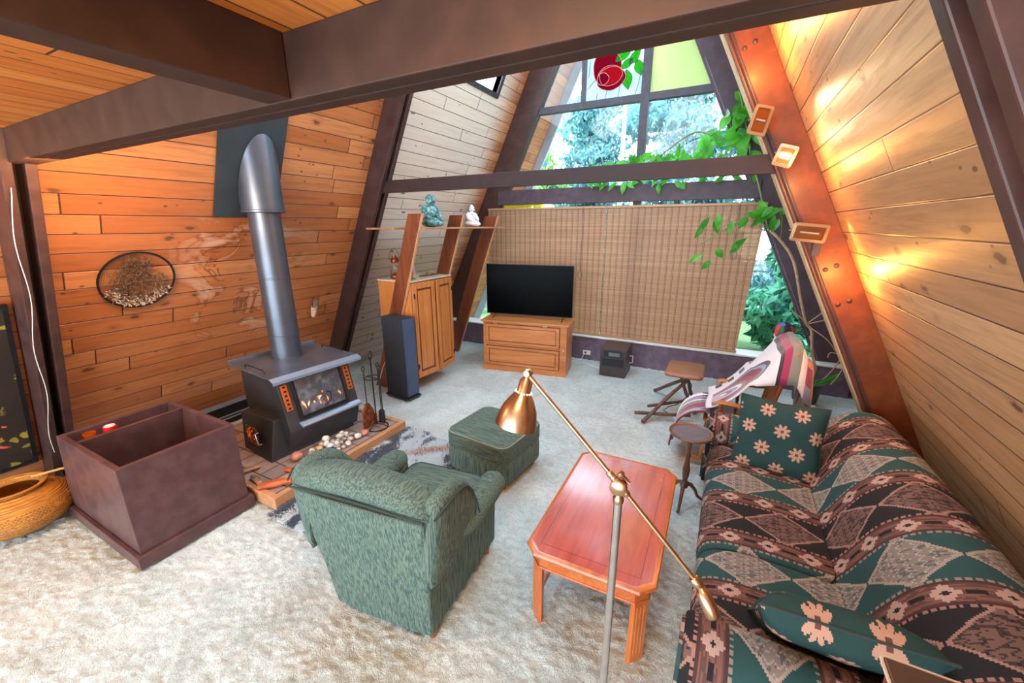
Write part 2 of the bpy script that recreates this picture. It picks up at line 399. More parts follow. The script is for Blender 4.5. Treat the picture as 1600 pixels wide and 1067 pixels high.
# rafters: doubled members with a gap between them
def rafter(side, ys, cin, z0=0.0, mats=('beam2',)):
    b = MB(); fx, cw = (lx, WL) if side == 'l' else (rx, WR)
    sg = 1 if side == 'l' else -1
    ztw = RZ; zti = abs(RX - cin) / K
    for ya, yb in ys:
        b.prism([(fx(z0, cw), z0), (fx(z0, cin), z0), (RX, zti), (RX, ztw)], 'y', ya, yb)
    return b
GI = 0.245
def add_frame(n, side, ys, dy, cin):
    cw = WL if side == 'l' else WR
    o = struct('trim_%d' % n, rafter(side, ys, cin), 'beam2', bevel=0.004)
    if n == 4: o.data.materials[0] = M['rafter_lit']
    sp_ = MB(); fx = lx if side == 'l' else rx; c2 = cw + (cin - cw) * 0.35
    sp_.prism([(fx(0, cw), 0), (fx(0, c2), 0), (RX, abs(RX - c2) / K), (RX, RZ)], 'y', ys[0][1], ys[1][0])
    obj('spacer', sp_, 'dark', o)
    return o
add_frame(1, 'l', [(0.785, 0.832), (0.877, 0.924)], 0, WL + GI)
add_frame(2, 'r', [(0.828, 0.870), (0.918, 0.958)], 0, WR - GI)
add_frame(3, 'l', [(3.45, 3.497), (3.545, 3.592)], 0, WL + GI)
M['rafter_lit'] = paint('lamp_glow_rafter', sr(112, 56, 24), 0.42)  # orange of the flood light is mixed into this rafter's paint
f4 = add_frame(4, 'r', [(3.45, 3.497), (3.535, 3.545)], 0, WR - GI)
bb = MB(); bb.prism([(rx(0, WR), 0), (rx(0, WR - GI - .012), 0), (RX, abs(RX - (WR - GI - .012)) / K), (RX, RZ)], 'y', 3.545, 3.70)
obj('bare_member', bb, 'cream', f4, bevel=0.004)
# bolts on the lit rafter
bt = MB()
for z in (3.14, 1.73, 1.50):
    for k, dz in ((0.10, 0), (0.17, -0.03)):
        bt.x = Matrix.Translation((rx(z + dz, WR - k), 3.45, z + dz)) @ Matrix.Rotation(R(90), 4, 'X')
        bt.lathe([(0.016, 0), (0.016, 0.006), (0.008, 0.011), (0.001, 0.012)], 10)
obj('bolt_heads', bt, 'beam2', f4, smooth=40)

# loft: doubled cross beam, joist, ceiling boards
b = MB()
for ya, yb, za in ((0.818, 0.873, 2.326), (0.877, 0.928, 2.326)):
    x0, x1 = lx(za, WL), rx(za, WR)
    b.box((x0 + .0, ya, za), (x1, yb, 2.484))
struct('trim_5', b, 'beam', bevel=0.004)
struct('trim_6', MB().box((-1.20, Y_BACK, 2.328), (-1.10, 0.817, 2.484)), 'beam', bevel=0.004)
struct('ceiling', MB().box((lx(2.5) - .05, Y_BACK, 2.484), (rx(2.5) + .05, 0.928, 2.53)), 'ceil')
# collar tie of the second frame
b = MB().box((lx(2.32, WL + .12), 3.500, 2.336), (rx(2.3, WR - .12), 3.540, 2.462))
struct('trim_7', b, 'beam_d', bevel=0.003)

# gable wall: window_1 with timbers, panes
g1 = MB()
GIL, GIR = -4.385, 1.29
struct('trim_8', rafter('l', [(5.95, 6.09)], GIL), 'beam2', bevel=0.004)
struct('trim_9', rafter('r', [(5.95, 6.09)], GIR), 'mauve_d', bevel=0.004)
struct('trim_10', MB().box((lx(2.3, GIL) - .05, 5.90, 2.30), (rx(2.3, GIR) + .05, 6.05, 2.515)), 'mauve_d', bevel=0.004)
struct('wall_front', MB().box((lx(0.2), 5.83, -0.05), (rx(0.2), 6.09, 0.35)), 'purple')
struct('trim_11', MB().box((lx(0.36), 5.80, 0.35), (rx(0.36), 6.09, 0.372)), 'white_edge', bevel=0.004)
wf = MB(); YM = 5.97
wf.box((-1.25, YM - .006, 0.372), (-1.145, YM + .086, 2.30)); wf.box((-1.25, YM - .006, 2.515), (-1.145, YM + .086, 6.0))
wf.box((lx(3.55, GIL) - .03, YM, 3.525), (rx(3.55, GIR) + .03, YM + .08, 3.615))
wf.box((-2.06, YM + .01, 3.615), (-1.99, YM + .07, 5.1)); wf.box((lx(4.6, GIL), YM, 4.58), (rx(4.6, GIR), YM + .08, 4.66))
w1 = struct('window_1', wf, 'frame_dark', bevel=0.004)
def pane(name, poly, mat, y=YM + .04, parent=w1, th=0.006):
    return obj(name, MB().prism(poly, 'y', y, y + th), mat, parent)
pane('pane', [(lx(.372, GIL), .372), (-1.25, .372), (-1.25, 2.30), (lx(2.30, GIL), 2.30)], 'glass')
pane('pane', [(-1.145, .372), (rx(.372, GIR), .372), (rx(2.30, GIR), 2.30), (-1.145, 2.30)], 'glass')
pane('pane', [(lx(2.515, GIL), 2.515), (-1.25, 2.515), (-1.25, 3.525), (lx(3.525, GIL), 3.525)], 'glass')
pane('pane', [(-1.145, 2.515), (rx(2.515, GIR), 2.515), (rx(3.525, GIR), 3.525), (-1.145, 3.525)], 'glass')
pane('pane', [(lx(3.615, GIL), 3.615), (-2.06, 3.615), (-2.06, 4.58), (lx(4.58, GIL), 4.58)], 'glass')
M['lime'] = stained('lime_pane', sr(222, 232, 176), 0.2)
o = pane('tinted_pane', [(-1.145, 3.615), (rx(3.615, GIR), 3.615), (rx(4.58, GIR), 4.58), (-1.145, 4.58)], 'lime'); o['label'] = 'lime green frosted pane'
pane('pane', [(lx(4.66, GIL), 4.66), (rx(4.66, GIR), 4.66), (RX, 6.2)], 'glass')
# thin pale bead beside the right gable rafter
b = MB()
for c in (GIR + .03,):
    b.prism([(rx(.385, c), .385), (rx(.385, c) + .012, .385), (rx(3.9, c) + .012, 3.9), (rx(3.9, c), 3.9)], 'y', 5.938, 5.95)
struct('trim_12', b, 'purple')
# outside: roof overhang fascia, garden ground
M['fascia'] = plain('pale_blue_fascia', sr(175, 195, 220), 0.6)
b = MB()
for s_, fx, sg in (('l', lx, -1), ('r', rx, 1)):
    b.prism([(fx(0) + sg * .12, 0), (fx(0) - sg * .16, 0), (RX, RZ - .32), (RX, RZ + .2)], 'y', 7.25, 7.30)
struct('trim_13', b, 'fascia')
M['ground'] = leafmat('garden_ground', sr(120, 150, 95), sr(160, 180, 120), 0.0, 2.0, 0.9)
struct('ground', MB().box((-16, 6.2, -0.4), (14, 26, -0.25)), 'ground')
# ------------------------------------------------------------------ more materials
M['steel'] = plain('dark_stove_steel', sr(78, 80, 86), 0.42, 0.65, 0.15, 5)
M['steel_l'] = plain('grey_stove_top', sr(120, 130, 145), 0.35, 0.7, 0.15, 4)
M['pipe'] = plain('blued_pipe_steel', sr(98, 104, 116), 0.38, 0.7, 0.12, 4)
M['black'] = plain('black_iron', sr(34, 34, 36), 0.45, 0.4)
M['plate'] = plain('black_wall_plate', sr(46, 54, 60), 0.6)
M['alu'] = plain('bright_edge', sr(170, 190, 215), 0.3, 0.7, 0.05)
M['copper'] = plain('copper_grille', sr(225, 130, 70), 0.35, 0.8, 0.1)
M['binwood'] = paint('brown_painted_box', sr(92, 64, 64), 0.36)
M['binin'] = plain('dark_box_inside', sr(66, 52, 54), 0.7, 0, 0.3, 4)
CH1, CH2 = sr(214, 140, 76), sr(176, 98, 44)
M['gapw'] = plain('panel_shadow_gap', sr(96, 50, 22), .6)
M['oak_v'] = wood('honey_wood_upright', 2, CH1, CH2, 0.35, 1.0, 0.2)
M['oak_y'] = wood('honey_wood_deep', 1, CH1, CH2, 0.35, 1.0, 0.2)
M['oak_x'] = wood('honey_wood_long', 0, CH1, CH2, 0.35, 1.0, 0.2)
M['mahog'] = wood('reddish_board', 2, sr(150, 82, 50), sr(96, 46, 28), 0.32, 1.0, 0.3)
M['mahog_edge'] = wood('lit_board_edge', 2, sr(232, 180, 132), sr(205, 140, 95), 0.4)  # board edge tinted paler for the light that catches it
M['shelfw'] = wood('shelf_board', 1, sr(200, 150, 110), sr(150, 95, 62), 0.4)
M['blackplastic'] = plain('black_plastic', sr(28, 29, 34), 0.35, 0.0, 0.05)
M['screen'] = plain('screen_black', sr(2, 2, 3), 0.25, 0.0, 0.0, Specular_IOR_Level=0.04)
M['spk'] = plain('speaker_cloth', sr(40, 44, 52), 0.8, 0, 0.1, 40)
M['spk2'] = plain('speaker_side', sr(62, 76, 104), 0.4, 0, 0.08)
M['white'] = plain('white_plastic', sr(230, 230, 225), 0.4, 0, 0.03)
M['brick'] = None
b = NB('hearth_tile'); x, y, z = b.coord()
tx = ((x + 9.0) / 0.17).fract(); ty = ((y + 9.0) / 0.17).fract()
gr = b.smooth((tx.min(1.0 - tx)).min(ty.min(1.0 - ty)), 0.05, 0.02)
idn = b.white(b.vec(((x + 9.0) / 0.17).floor(), ((y + 9.0) / 0.17).floor(), 1.0))
c = b.mix(idn, sr(150, 128, 120), sr(176, 152, 140)); c = b.mix(gr, c, sr(86, 74, 70))
c = b.mix(b.smooth(b.noise(b.vec(x, y, z), 9, 4), 0.5, 0.7) * 0.4, c, sr(120, 88, 76))
M['tile'] = b.done(b.bsdf(c, 0.5, 0, b.bump(1.0 - gr, 0.4, 0.004)))
M['fir'] = wood('hearth_timber', 1, sr(216, 162, 118), sr(170, 112, 72), 0.5)

# ------------------------------------------------------------------ hearth and stove
h = thing('hearth_platform', 'low tiled hearth platform with a timber edge under the wood stove', 'hearth', (-3.45, 2.06, 0))
b = MB(); b.box((-0.72, -0.60, 0), (0.72, 0.69, 0.085)); obj('tile_top', b, 'tile', h)
b = MB(); b.box((0.72, -0.645, 0), (0.765, 0.73, 0.098)); b.box((-0.72, 0.69, 0), (0.72, 0.73, 0.098)); b.box((-0.72, -0.645, 0), (0.72, -0.60, 0.098))
obj('timber_edge', b, 'fir', h, bevel=0.004)

st = thing('wood_stove', 'dark steel wood stove burning on the tiled hearth', 'stove', (-3.12, 2.20, 0.086), R(-6))
# local axes: +x out of the stove front, y along its width
def SX(z): return {0.02: 0.0}.get(z, 0)
b = MB()  # body: side profile (x, z)
prof = [(-0.10, 0.13), (-0.60, 0.24), (-0.66, 0.30), (-0.66, 0.70), (-0.06, 0.70), (0.06, 0.27), (0.06, 0.22), (0.0, 0.03), (-0.08, 0.03)]
b.prism(prof, 'y', -0.34, 0.34); obj('body', b, 'steel', st, bevel=0.006)
b = MB(); b.box((-0.72, -0.40, 0.70), (0.0, 0.42, 0.715))
b.prism([(0.0, 0.715), (0.05, 0.69), (0.05, 0.68), (0.0, 0.70)], 'y', -0.40, 0.42)
b.box((-0.74, -0.40, 0.70), (-0.72, 0.42, 0.745))
tp = obj('top_plate', b, 'steel_l', st, bevel=0.004)
b = MB(); b.prism([(0.0, 0.7165), (0.052, 0.692), (0.052, 0.668), (0.046, 0.668), (0.046, 0.688), (0.0, 0.708)], 'y', -0.405, 0.425)
o = obj('front_lip', b, 'alu', st)
for y in (-0.36, 0.37):
    b = MB(); b.tube([(-0.16, y, 0.715), (-0.16, y, 0.735), (-0.20, y, 0.745), (-0.46, y, 0.745), (-0.50, y, 0.735), (-0.50, y, 0.715)], 0.005, 6)
    obj('top_rail', b, 'black', st, smooth=60)
def fp(z, off=0.0):  # point on the sloped front at height z
    t = (0.70 - z) / 0.43; return (-0.06 + 0.12 * t + off * 0.96, z + off * 0.27)
def frontquad(y0, y1, z0, z1, o0, o1):
    b = MB(); a, c = fp(z0, o0), fp(z1, o0); d, e = fp(z0, o1), fp(z1, o1)
    b.hexa([(a[0], y0, a[1]), (d[0], y0, d[1]), (d[0], y1, d[1]), (a[0], y1, a[1]), (c[0], y0, c[1]), (e[0], y0, e[1]), (e[0], y1, e[1]), (c[0], y1, c[1])]); return b
dr = obj('glass_door', frontquad(-0.235, 0.235, 0.30, 0.655, 0.0, 0.02), 'black', st, bevel=0.006)
b = NB('stove_glass'); x, y, z = b.coord(); vv = b.vec(x, y * 1.0, z)
# fire behind the sooty glass: logs glow and flames
fl_ = b.noise(b.vec(y * 9.0, z * 5.0, 2.0), 1.6, 3, 0.6, 1.2)
zone = b.smooth(z, 0.36, 0.40) * b.smooth(z, 0.62, 0.42)
core = b.smooth(fl_ + (0.42 - z).abs() * -1.4, 0.50, 0.64) * zone
n = b.n('ShaderNodeEmission'); b.put(n.inputs[0], b.ramp(core, [(0.0, (0.5, 0.05, 0.01)), (0.5, (1.0, 0.25, 0.03)), (1.0, (1.0, 0.62, 0.22))])); b.put(n.inputs[1], core * 2.6)
p = b.bsdf(b.mix(b.smooth(b.noise(vv, 14, 3), 0.4, 0.7), sr(70, 72, 78), sr(112, 116, 126)), 0.3)
ad = b.n('ShaderNodeAddShader'); b.t.links.new(n.outputs[0], ad.inputs[0]); b.t.links.new(p, ad.inputs[1])
M['fire'] = b.done(ad.outputs[0])
gp = obj('firebox_glass', frontquad(-0.205, 0.205, 0.33, 0.63, 0.02, 0.026), 'fire', dr); gp['label'] = 'sooty door glass with flames behind it'
b = MB(); b.tube([(0.055, 0.03, 0.47), (0.075, 0.03, 0.48), (0.08, 0.05, 0.47), (0.088, 0.05, 0.40), (0.085, 0.03, 0.385), (0.08, -0.01, 0.36)], 0.005, 6)
obj('door_handle', b, 'black', dr, smooth=60)
for y0 in (-0.32, 0.265):
    gq = obj('copper_grille', frontquad(y0, y0 + 0.055, 0.40, 0.62, 0.002, 0.008), 'copper', st, bevel=0.003)
    b = MB()
    for k in range(6):
        z = 0.42 + k * 0.036; a = fp(z, 0.009)
        b.prism([(y0 + .013, a[1]), (y0 + .0275, a[1] - .012), (y0 + .042, a[1]), (y0 + .0275, a[1] + .012)], 'x', a[0] - 0.003, a[0] + 0.001)
    obj('slot', b, 'dark', gq)
b = MB(); b.prism([(0.055, 0.27), (0.105, 0.245), (0.118, 0.262), (0.112, 0.275), (0.10, 0.262), (0.055, 0.285)], 'y', -0.25, 0.34); obj('ash_lip', b, 'alu', st)
for k in range(7):
    b = MB(); b.x = Matrix.Translation((0.018, -0.30 + k * 0.093, 0.115)) @ Matrix.Rotation(R(90), 4, 'Y'); b.lathe([(0.012, 0.0), (0.012, 0.006)], 10); obj('air_hole', b, 'dark', st)
pd = MB(); pd.hexa([(-0.46, -0.50, 0), (0.0, -0.50, 0), (0.0, 0.30, 0), (-0.46, 0.30, 0), (-0.50, -0.46, 0.33), (-0.06, -0.40, 0.33), (-0.06, 0.30, 0.33), (-0.50, 0.30, 0.33)])
pdo = obj('pedestal', pd, 'steel', st, bevel=0.005)
b = MB(); b.box((-0.36, -0.505, 0.10), (-0.17, -0.49, 0.26)); b.x = Matrix.Identity(4)
M['treeplate'] = plain('embossed_copper', sr(150, 84, 48), 0.35, 0.8, 0.5, 30, 0.6)
o = obj('copper_tree_plate', b, 'treeplate', pdo, bevel=0.004)
b = MB(); cx = -0.265  # little embossed tree
b.tube([(cx, -0.507, 0.11), (cx, -0.509, 0.20)], 0.006, 6)
for k, (dx, dz) in enumerate([(-.05, .03), (.05, .03), (-.06, .07), (.06, .07), (-.03, .10), (.03, .10), (0, .12), (-.045, .055), (.045, .055)]):
    b.tube([(cx, -0.508, 0.13 + dz * .4), (cx + dx, -0.508, 0.13 + dz)], 0.004, 5); b.ball((cx + dx, -0.508, 0.13 + dz), 0.011, 6, 4)
obj('tree_relief', b, 'copper', o, smooth=60)
b = MB(); b.tube([(-0.14, -0.50, 0.24), (-0.135, -0.53, 0.24), (-0.09, -0.535, 0.16), (-0.085, -0.51, 0.155)], 0.005, 6); obj('side_handle', b, 'alu', pdo, smooth=60)

# stove pipe and its wall plate
pp = thing('stove_pipe', 'tall steel stove pipe rising from the stove into the sloped wall', 'stove pipe', (-3.62, 2.27, 0.801))
b = MB(); b.lathe([(0.132, 0.0), (0.132, 0.008), (0.127, 0.012), (0.127, 0.21), (0.132, 0.213), (0.132, 0.222), (0.127, 0.225), (0.127, 0.74), (0.131, 0.743), (0.131, 0.752), (0.127, 0.755), (0.127, 1.34)], 36)
obj('lower_pipe', b, 'pipe', pp, smooth=50)
# insulated sleeve, cut off where it enters the sloped wall
b = MB(); n = 40; r = 0.165; bot = []; top = []; mid = []
for q in range(n):
    X, Yy = r * cos(2 * pi * q / n), r * sin(2 * pi * q / n); zt = ((-3.62 + X) - WL - .03) / K - 0.801
    bot.append((X, Yy, 1.31)); mid.append((X, Yy, 1.335)); top.append((X, Yy, max(zt, 1.335)))
b.loft([bot, mid, top]); obj('sleeve', b, 'pipe', pp, smooth=50)
b = MB(); b.lathe([(0.165, 0), (0.170, 0.004), (0.170, 0.02), (0.165, 0.024)], 40, (0, 0, 1.305)); obj('sleeve_band', b, 'pipe', pp, smooth=50)
b = MB(); ring = []
for q in range(n + 1):
    X, Yy = (r + .006) * cos(2 * pi * q / n), (r + .006) * sin(2 * pi * q / n); ring.append((X, Yy, max(((-3.62 + X) - WL - .03) / K - 0.801 - .10, 1.345)))
za, zb = 2.07, 3.0; d = 0.02
pl_ = MB(); pl_.hexa([(lx(za) + .004, 1.94, za), (lx(za) + d, 1.94, za), (lx(za) + d, 2.47, za), (lx(za) + .004, 2.47, za), (lx(zb) + .004, 1.94, zb), (lx(zb) + d, 1.94, zb), (lx(zb) + d, 2.47, zb), (lx(zb) + .004, 2.47, zb)])
tag(obj('wall_plate', pl_, 'plate'), 'black metal heat shield plate on the plank wall behind the pipe', 'heat shield')

# fireplace tools on their stand
ft = thing('fireplace_tool_stand', 'black iron fireplace tool stand on the corner of the hearth', 'fireplace tools', (-2.86, 2.58, 0.085))
b = MB(); b.tube([(0.105 * cos(a), 0.105 * sin(a), 0.006) for a in np.linspace(0, 2 * pi, 25)], 0.006, 6)
for a in (0.5, 2.6, 4.7): b.tube([(0, 0, 0.04), (0.06 * cos(a), 0.06 * sin(a), 0.03), (0.105 * cos(a), 0.105 * sin(a), 0.006)], 0.005, 6)
obj('base_ring', b, 'black', ft, smooth=60)
b = MB(); b.tube([(0, 0, 0.03), (0, 0, 0.72)], 0.007, 8); b.tube([(0.0, 0.02 * sin(a), 0.74 + 0.028 * cos(a) * 1.5) for a in np.linspace(0, 2 * pi, 17)], 0.006, 6); obj('post', b, 'black', ft, smooth=60)
b = MB(); b.tube([(0.07 * cos(a), 0.07 * sin(a), 0.52) for a in np.linspace(0, 2 * pi, 21)], 0.005, 6); b.tube([(-.07, 0, .52), (.07, 0, .52)], 0.004, 6); obj('hanger_ring', b, 'black', ft, smooth=60)
for nm, ax_, ay_ in (('shovel', -0.03, -0.07), ('poker', 0.06, 0.035), ('brush', 0.0, 0.075)):
    b = MB(); b.tube([(ax_, ay_, 0.16), (ax_, ay_, 0.60)], 0.0055, 6)
    b.tube([(ax_, ay_ + 0.016 * sin(a), 0.625 + 0.025 * cos(a)) for a in np.linspace(0, 2 * pi, 13)], 0.005, 6)
    t_ = obj(nm, b, 'black', ft, smooth=60)
    b = MB()
    if nm == 'shovel':
        b.loft([[(ax_ - .012, ay_ - .02, .27), (ax_ + .012, ay_ - .02, .27), (ax_ + .012, ay_ + .02, .27), (ax_ - .012, ay_ + .02, .27)],
                [(ax_ - .006, ay_ - .06, .20), (ax_ + .014, ay_ - .06, .20), (ax_ + .014, ay_ + .06, .20), (ax_ - .006, ay_ + .06, .20)],
                [(ax_ + .016, ay_ - .085, .045), (ax_ + .024, ay_ - .085, .045), (ax_ + .024, ay_ + .085, .045), (ax_ + .016, ay_ + .085, .045)]])
        s_ = obj('shovel_pan', b, 'treeplate', t_)
    elif nm == 'brush':
        b.lathe([(0.012, 0.16), (0.03, 0.14), (0.032, 0.03), (0.02, 0.025)], 12, (ax_, ay_, 0)); obj('bristle_head', b, 'black', t_)
    else:
        b.tube([(ax_, ay_, 0.16), (ax_, ay_, 0.03)], [0.006, 0.002], 6); b.tube([(ax_, ay_, 0.09), (ax_, ay_ + .03, 0.075), (ax_, ay_ + 0.035, 0.05)], [0.005, 0.004, 0.002], 6); obj('hook', b, 'black', t_)

# stones in front of the stove
ROCK = [(sr(225, 215, 205)), (sr(200, 190, 185)), (sr(190, 120, 100)), (sr(160, 140, 125)), (sr(215, 170, 110))]
for i, c in enumerate(ROCK): M['rock%d' % i] = plain('stone_%d' % i, c, 0.6, 0, 0.25, 18)
rr = random.Random(5); protos = []
def stone(i, x, y, z, r, m):
    b = MB(); sd = rr.random() * 50
    b.ball((0, 0, 0), (r, r * rr.uniform(.7, 1), r * rr.uniform(.55, .8)), 10, 7, lambda d: 1 + 0.22 * mnoise.noise(d * 1.6 + Vector((sd, 0, 0))))
    o = obj('hearth_stone', b, m, smooth=70); o.location = (x, y, z); o.rotation_euler = (rr.uniform(-.3, .3), rr.uniform(-.3, .3), rr.uniform(0, 6))
    return o
placed = []
for i in range(34):
    lay = 1 if i >= 27 else 0; r = rr.uniform(0.020, 0.036)
    for _t in range(300):
        q = .65 if lay else 1.0; a, b_ = rr.uniform(-.10, .11) * q, rr.uniform(-.19, .19) * q; x, y = -2.925 + a, 2.15 + b_
        if x < -2.99 and y > 2.08: continue
        if all(math.hypot(x - px0, y - py0) > (r + r0) * (1.0 if l0 == lay else .0) for px0, py0, r0, l0 in placed): break
    else: continue
    placed.append((x, y, r, lay))
    tag(stone(i, x, y, 0.088 + r * .80 + lay * .048, r, 'rock%d' % rr.choice([0, 0, 0, 0, 1, 1])), 'small pale stone in the pebble heap on the hearth before the stove', 'stone', 'pale pebbles heaped on the hearth')
for (x, y, r, m, lab) in ((-2.84, 2.40, .042, 'rock2', 'reddish stone at the right end of the pebble heap'), (-3.02, 1.83, .05, 'rock2', 'pinkish stone beside the stove leg, left of the pebbles'),
                          (-2.98, 2.02, .032, 'rock4', 'small ochre stone below the stove air holes'), (-2.96, 1.93, .035, 'rock3', 'grey brown stone left of the pebble heap')):
    tag(stone(0, x, y, 0.087 + r * .80, r, m), lab, 'stone')
# split wood and brick pieces left of the stove foot
M['redwood'] = plain('orange_wood', sr(190, 92, 50), 0.6, 0, 0.35, 9, 0.4)
M['bark'] = plain('bark_strips', sr(170, 130, 96), 0.8, 0, 0.5, 12, 0.6)
for i, (x, y, L_, w_, a, m, lab) in enumerate([(-2.84, 1.52, .22, .07, .9, 'redwood', 'orange brown split log nearest the box on the hearth'), (-2.76, 1.64, .13, .045, 1.4, 'redwood', 'short orange wood piece at the front hearth corner'),
                                     (-3.02, 1.49, .16, .05, -.2, 'bark', 'pale bark strip on the hearth beside the brown box'), (-3.22, 1.53, .18, .05, 1.2, 'bark', 'bark covered kindling stick at the back of the hearth end'),
                                     (-2.90, 1.70, .12, .05, .2, 'redwood', 'dark red wood chunk under the side of the stove')]):
    b = MB(); n = 8; rings = []
    for q in range(n):
        t = q / (n - 1) - .5
        rings.append([(t * L_, w_ * .5 * (1 + .25 * mnoise.noise(Vector((t * 4, s_, i)))) * cos(2 * pi * s_ / 7 + .3), w_ * .35 * (1 + .3 * mnoise.noise(Vector((t * 5, s_ + 9, i)))) * sin(2 * pi * s_ / 7 + .3) * (1 - 1.2 * t * t)) for s_ in range(7)])
    b.loft(rings); o = obj('firewood_piece', b, m); o.location = (x, y, 0.087 + w_ * .42); o.rotation_euler.z = a; tag(o, lab, 'firewood')

# ------------------------------------------------------------------ brown wood box
bn = thing('firewood_box', 'large brown painted wooden firewood box with a divided top', 'wood box', (-3.43, 1.05, 0))
def frust(b, x0, x1, y0, y1, z0, X0, X1, Y0, Y1, z1): b.hexa([(x0, y0, z0), (x1, y0, z0), (x1, y1, z0), (x0, y1, z0), (X0, Y0, z1), (X1, Y0, z1), (X1, Y1, z1), (X0, Y1, z1)])
b = MB(); H_ = 0.64; t = 0.035
o0 = (-.545, .51, -.325, .315); o1 = (-.44, .45, -.31, .345)
def lerpw(z): q = z / H_; return [o0[i] + (o1[i] - o0[i]) * q for i in range(4)]
A0, A1 = lerpw(0), lerpw(H_)
def wallpiece(b, f): 
    a, c = f(A0), f(A1); frust(b, *a, 0.0, *c, H_)
wallpiece(b, lambda A: (A[1] - t, A[1], A[2], A[3])); wallpiece(b, lambda A: (A[0], A[0] + t, A[2], A[3]))
wallpiece(b, lambda A: (A[0] + t, A[1] - t, A[2], A[2] + t)); wallpiece(b, lambda A: (A[0] + t, A[1] - t, A[3] - t, A[3]))
obj('side_boards', b, 'binwood', bn, bevel=0.004)
b = MB(); wallpiece(b, lambda A: (A[0] + .23, A[0] + .23 + .03, A[2] + t, A[3] - t)); obj('divider', b, 'binwood', bn, bevel=0.003)
b = MB(); b.box((-.50, -.29, 0.03), (.47, .28, 0.06)); obj('box_floor', b, 'binin', bn)
b = MB(); b.box((-.40, -.275, 0.53), (-.235, .29, 0.545)); obj('tray', b, 'binin', bn)
b = MB()
for (x0, x1, y0, y1) in ((.508, .535, -.35, .34), (-.572, -.545, -.35, .34), (-.545, .508, -.35, -.325), (-.545, .508, .315, .34)): b.box((x0, y0, 0), (x1, y1, .085))
obj('plinth_trim', b, 'binwood', bn, bevel=0.004)
M['amber'] = stained('amber_glass', sr(245, 150, 40), 0.5)
M['red'] = plain('red_plastic', sr(210, 25, 35), 0.35)
b = MB(); b.lathe([(.028, 0), (.033, .09), (.030, .09), (.026, .01), (.001, .01)], 20); o = obj('glass_cup', b, 'amber', smooth=50, loc=(-3.74, 0.865, 0.546)); tag(o, 'small amber glass cup inside the brown box', 'cup')
t_ = thing('tape_roll', 'red tape roll with a white disc on top in the brown box', 'tape roll', (-3.73, 0.97, 0.61))
b = MB(); b.lathe([(.034, -.064), (.038, -.05), (.038, .03), (.034, .032)], 20); obj('roll', b, 'red', t_, smooth=50)
b = MB(); b.lathe([(.030, .031), (.030, .036)], 20); obj('top_disc', b, 'white', t_)

# baseboard heater behind the box
bh = thing('wall_heater', 'low dark wall heater with pale rails behind the stove', 'heater', (-4.5, 1.95, 0))
b = MB(); b.box((-.06, -.42, 0.0), (.05, .42, .19)); obj('heater_body', b, 'black', bh)
b = MB()
for z in (.05, .08): b.box((.05, -.42, z), (.062, .42, z + .012))
b.box((-.03, -.44, .19), (.055, .44, .205)); b.box((-.03, -.44, 0), (.055, -.425, .19)); obj('rail', b, 'alu', bh)

# basket and stick on the far left
M['basketw'] = None
b = NB('coiled_basket'); x, y, z = b.coord()
ang = b.math('ARCTAN2', y, x); row = z / 0.011; seg = ang * 14.0 + row.floor() * 0.5
dot = (seg.fract() - 0.5).abs().lt(0.22) * (row.fract() - 0.5).abs().lt(0.3) * (z.lt(0.20))
dot = dot * b.white(b.vec(seg.floor(), row.floor(), 0)).lt(0.62)
c = b.mix(b.smooth(b.noise(b.vec(ang, z * 30.0, 0), 3, 3), 0.3, 0.7), sr(206, 142, 60), sr(176, 110, 40)); c = b.mix(dot * 0.75, c, sr(96, 54, 18))
M['basketw'] = b.done(b.bsdf(c, 0.5, 0, b.bump((row * 6.2832).sin(), 0.5, 0.006)))
bk = thing('coiled_basket', 'round coiled straw basket bowl on the carpet at far left', 'basket', (-4.12, 0.52, 0))
b = MB(); b.lathe([(.13, 0), (.20, .02), (.26, .07), (.285, .13), (.272, .19), (.22, .24), (.155, .262), (.138, .272), (.150, .288), (.168, .296), (.170, .306), (.155, .308), (.128, .290), (.125, .27), (.19, .235), (.25, .18), (.262, .13), (.24, .08), (.18, .035), (.001, .03)], 56)
obj('bowl', b, 'basketw', bk, smooth=60)
b = MB(); b.tube([(-4.22, .48, .02), (-4.12, .62, .32), (-4.0, .74, .35), (-3.93, 0.76, .37)][1:], 0.009, 8); M['stick'] = wood('pale_stick', 0, sr(215, 160, 90), sr(180, 120, 60))
tag(obj('wooden_stick', b, 'stick', smooth=60), 'slim pale wooden stick lying from basket rim to the brown box', 'stick')
b = MB(); b.lathe([(.001, 0), (.05, 0.01), (.06, .08), (.052, .16), (.07, .2), (.068, .2), (.05, .165), (.001, .02)], 12); 
o = obj('straw_bundle', b, plain('straw', sr(205, 180, 140), 0.8, 0, 0.4, 60, .6), loc=(-4.06, .80, 0.0), smooth=60); o.rotation_euler = (R(8), R(-6), 0); tag(o, 'pale straw bundle standing between the post and brown box', 'straw bundle')
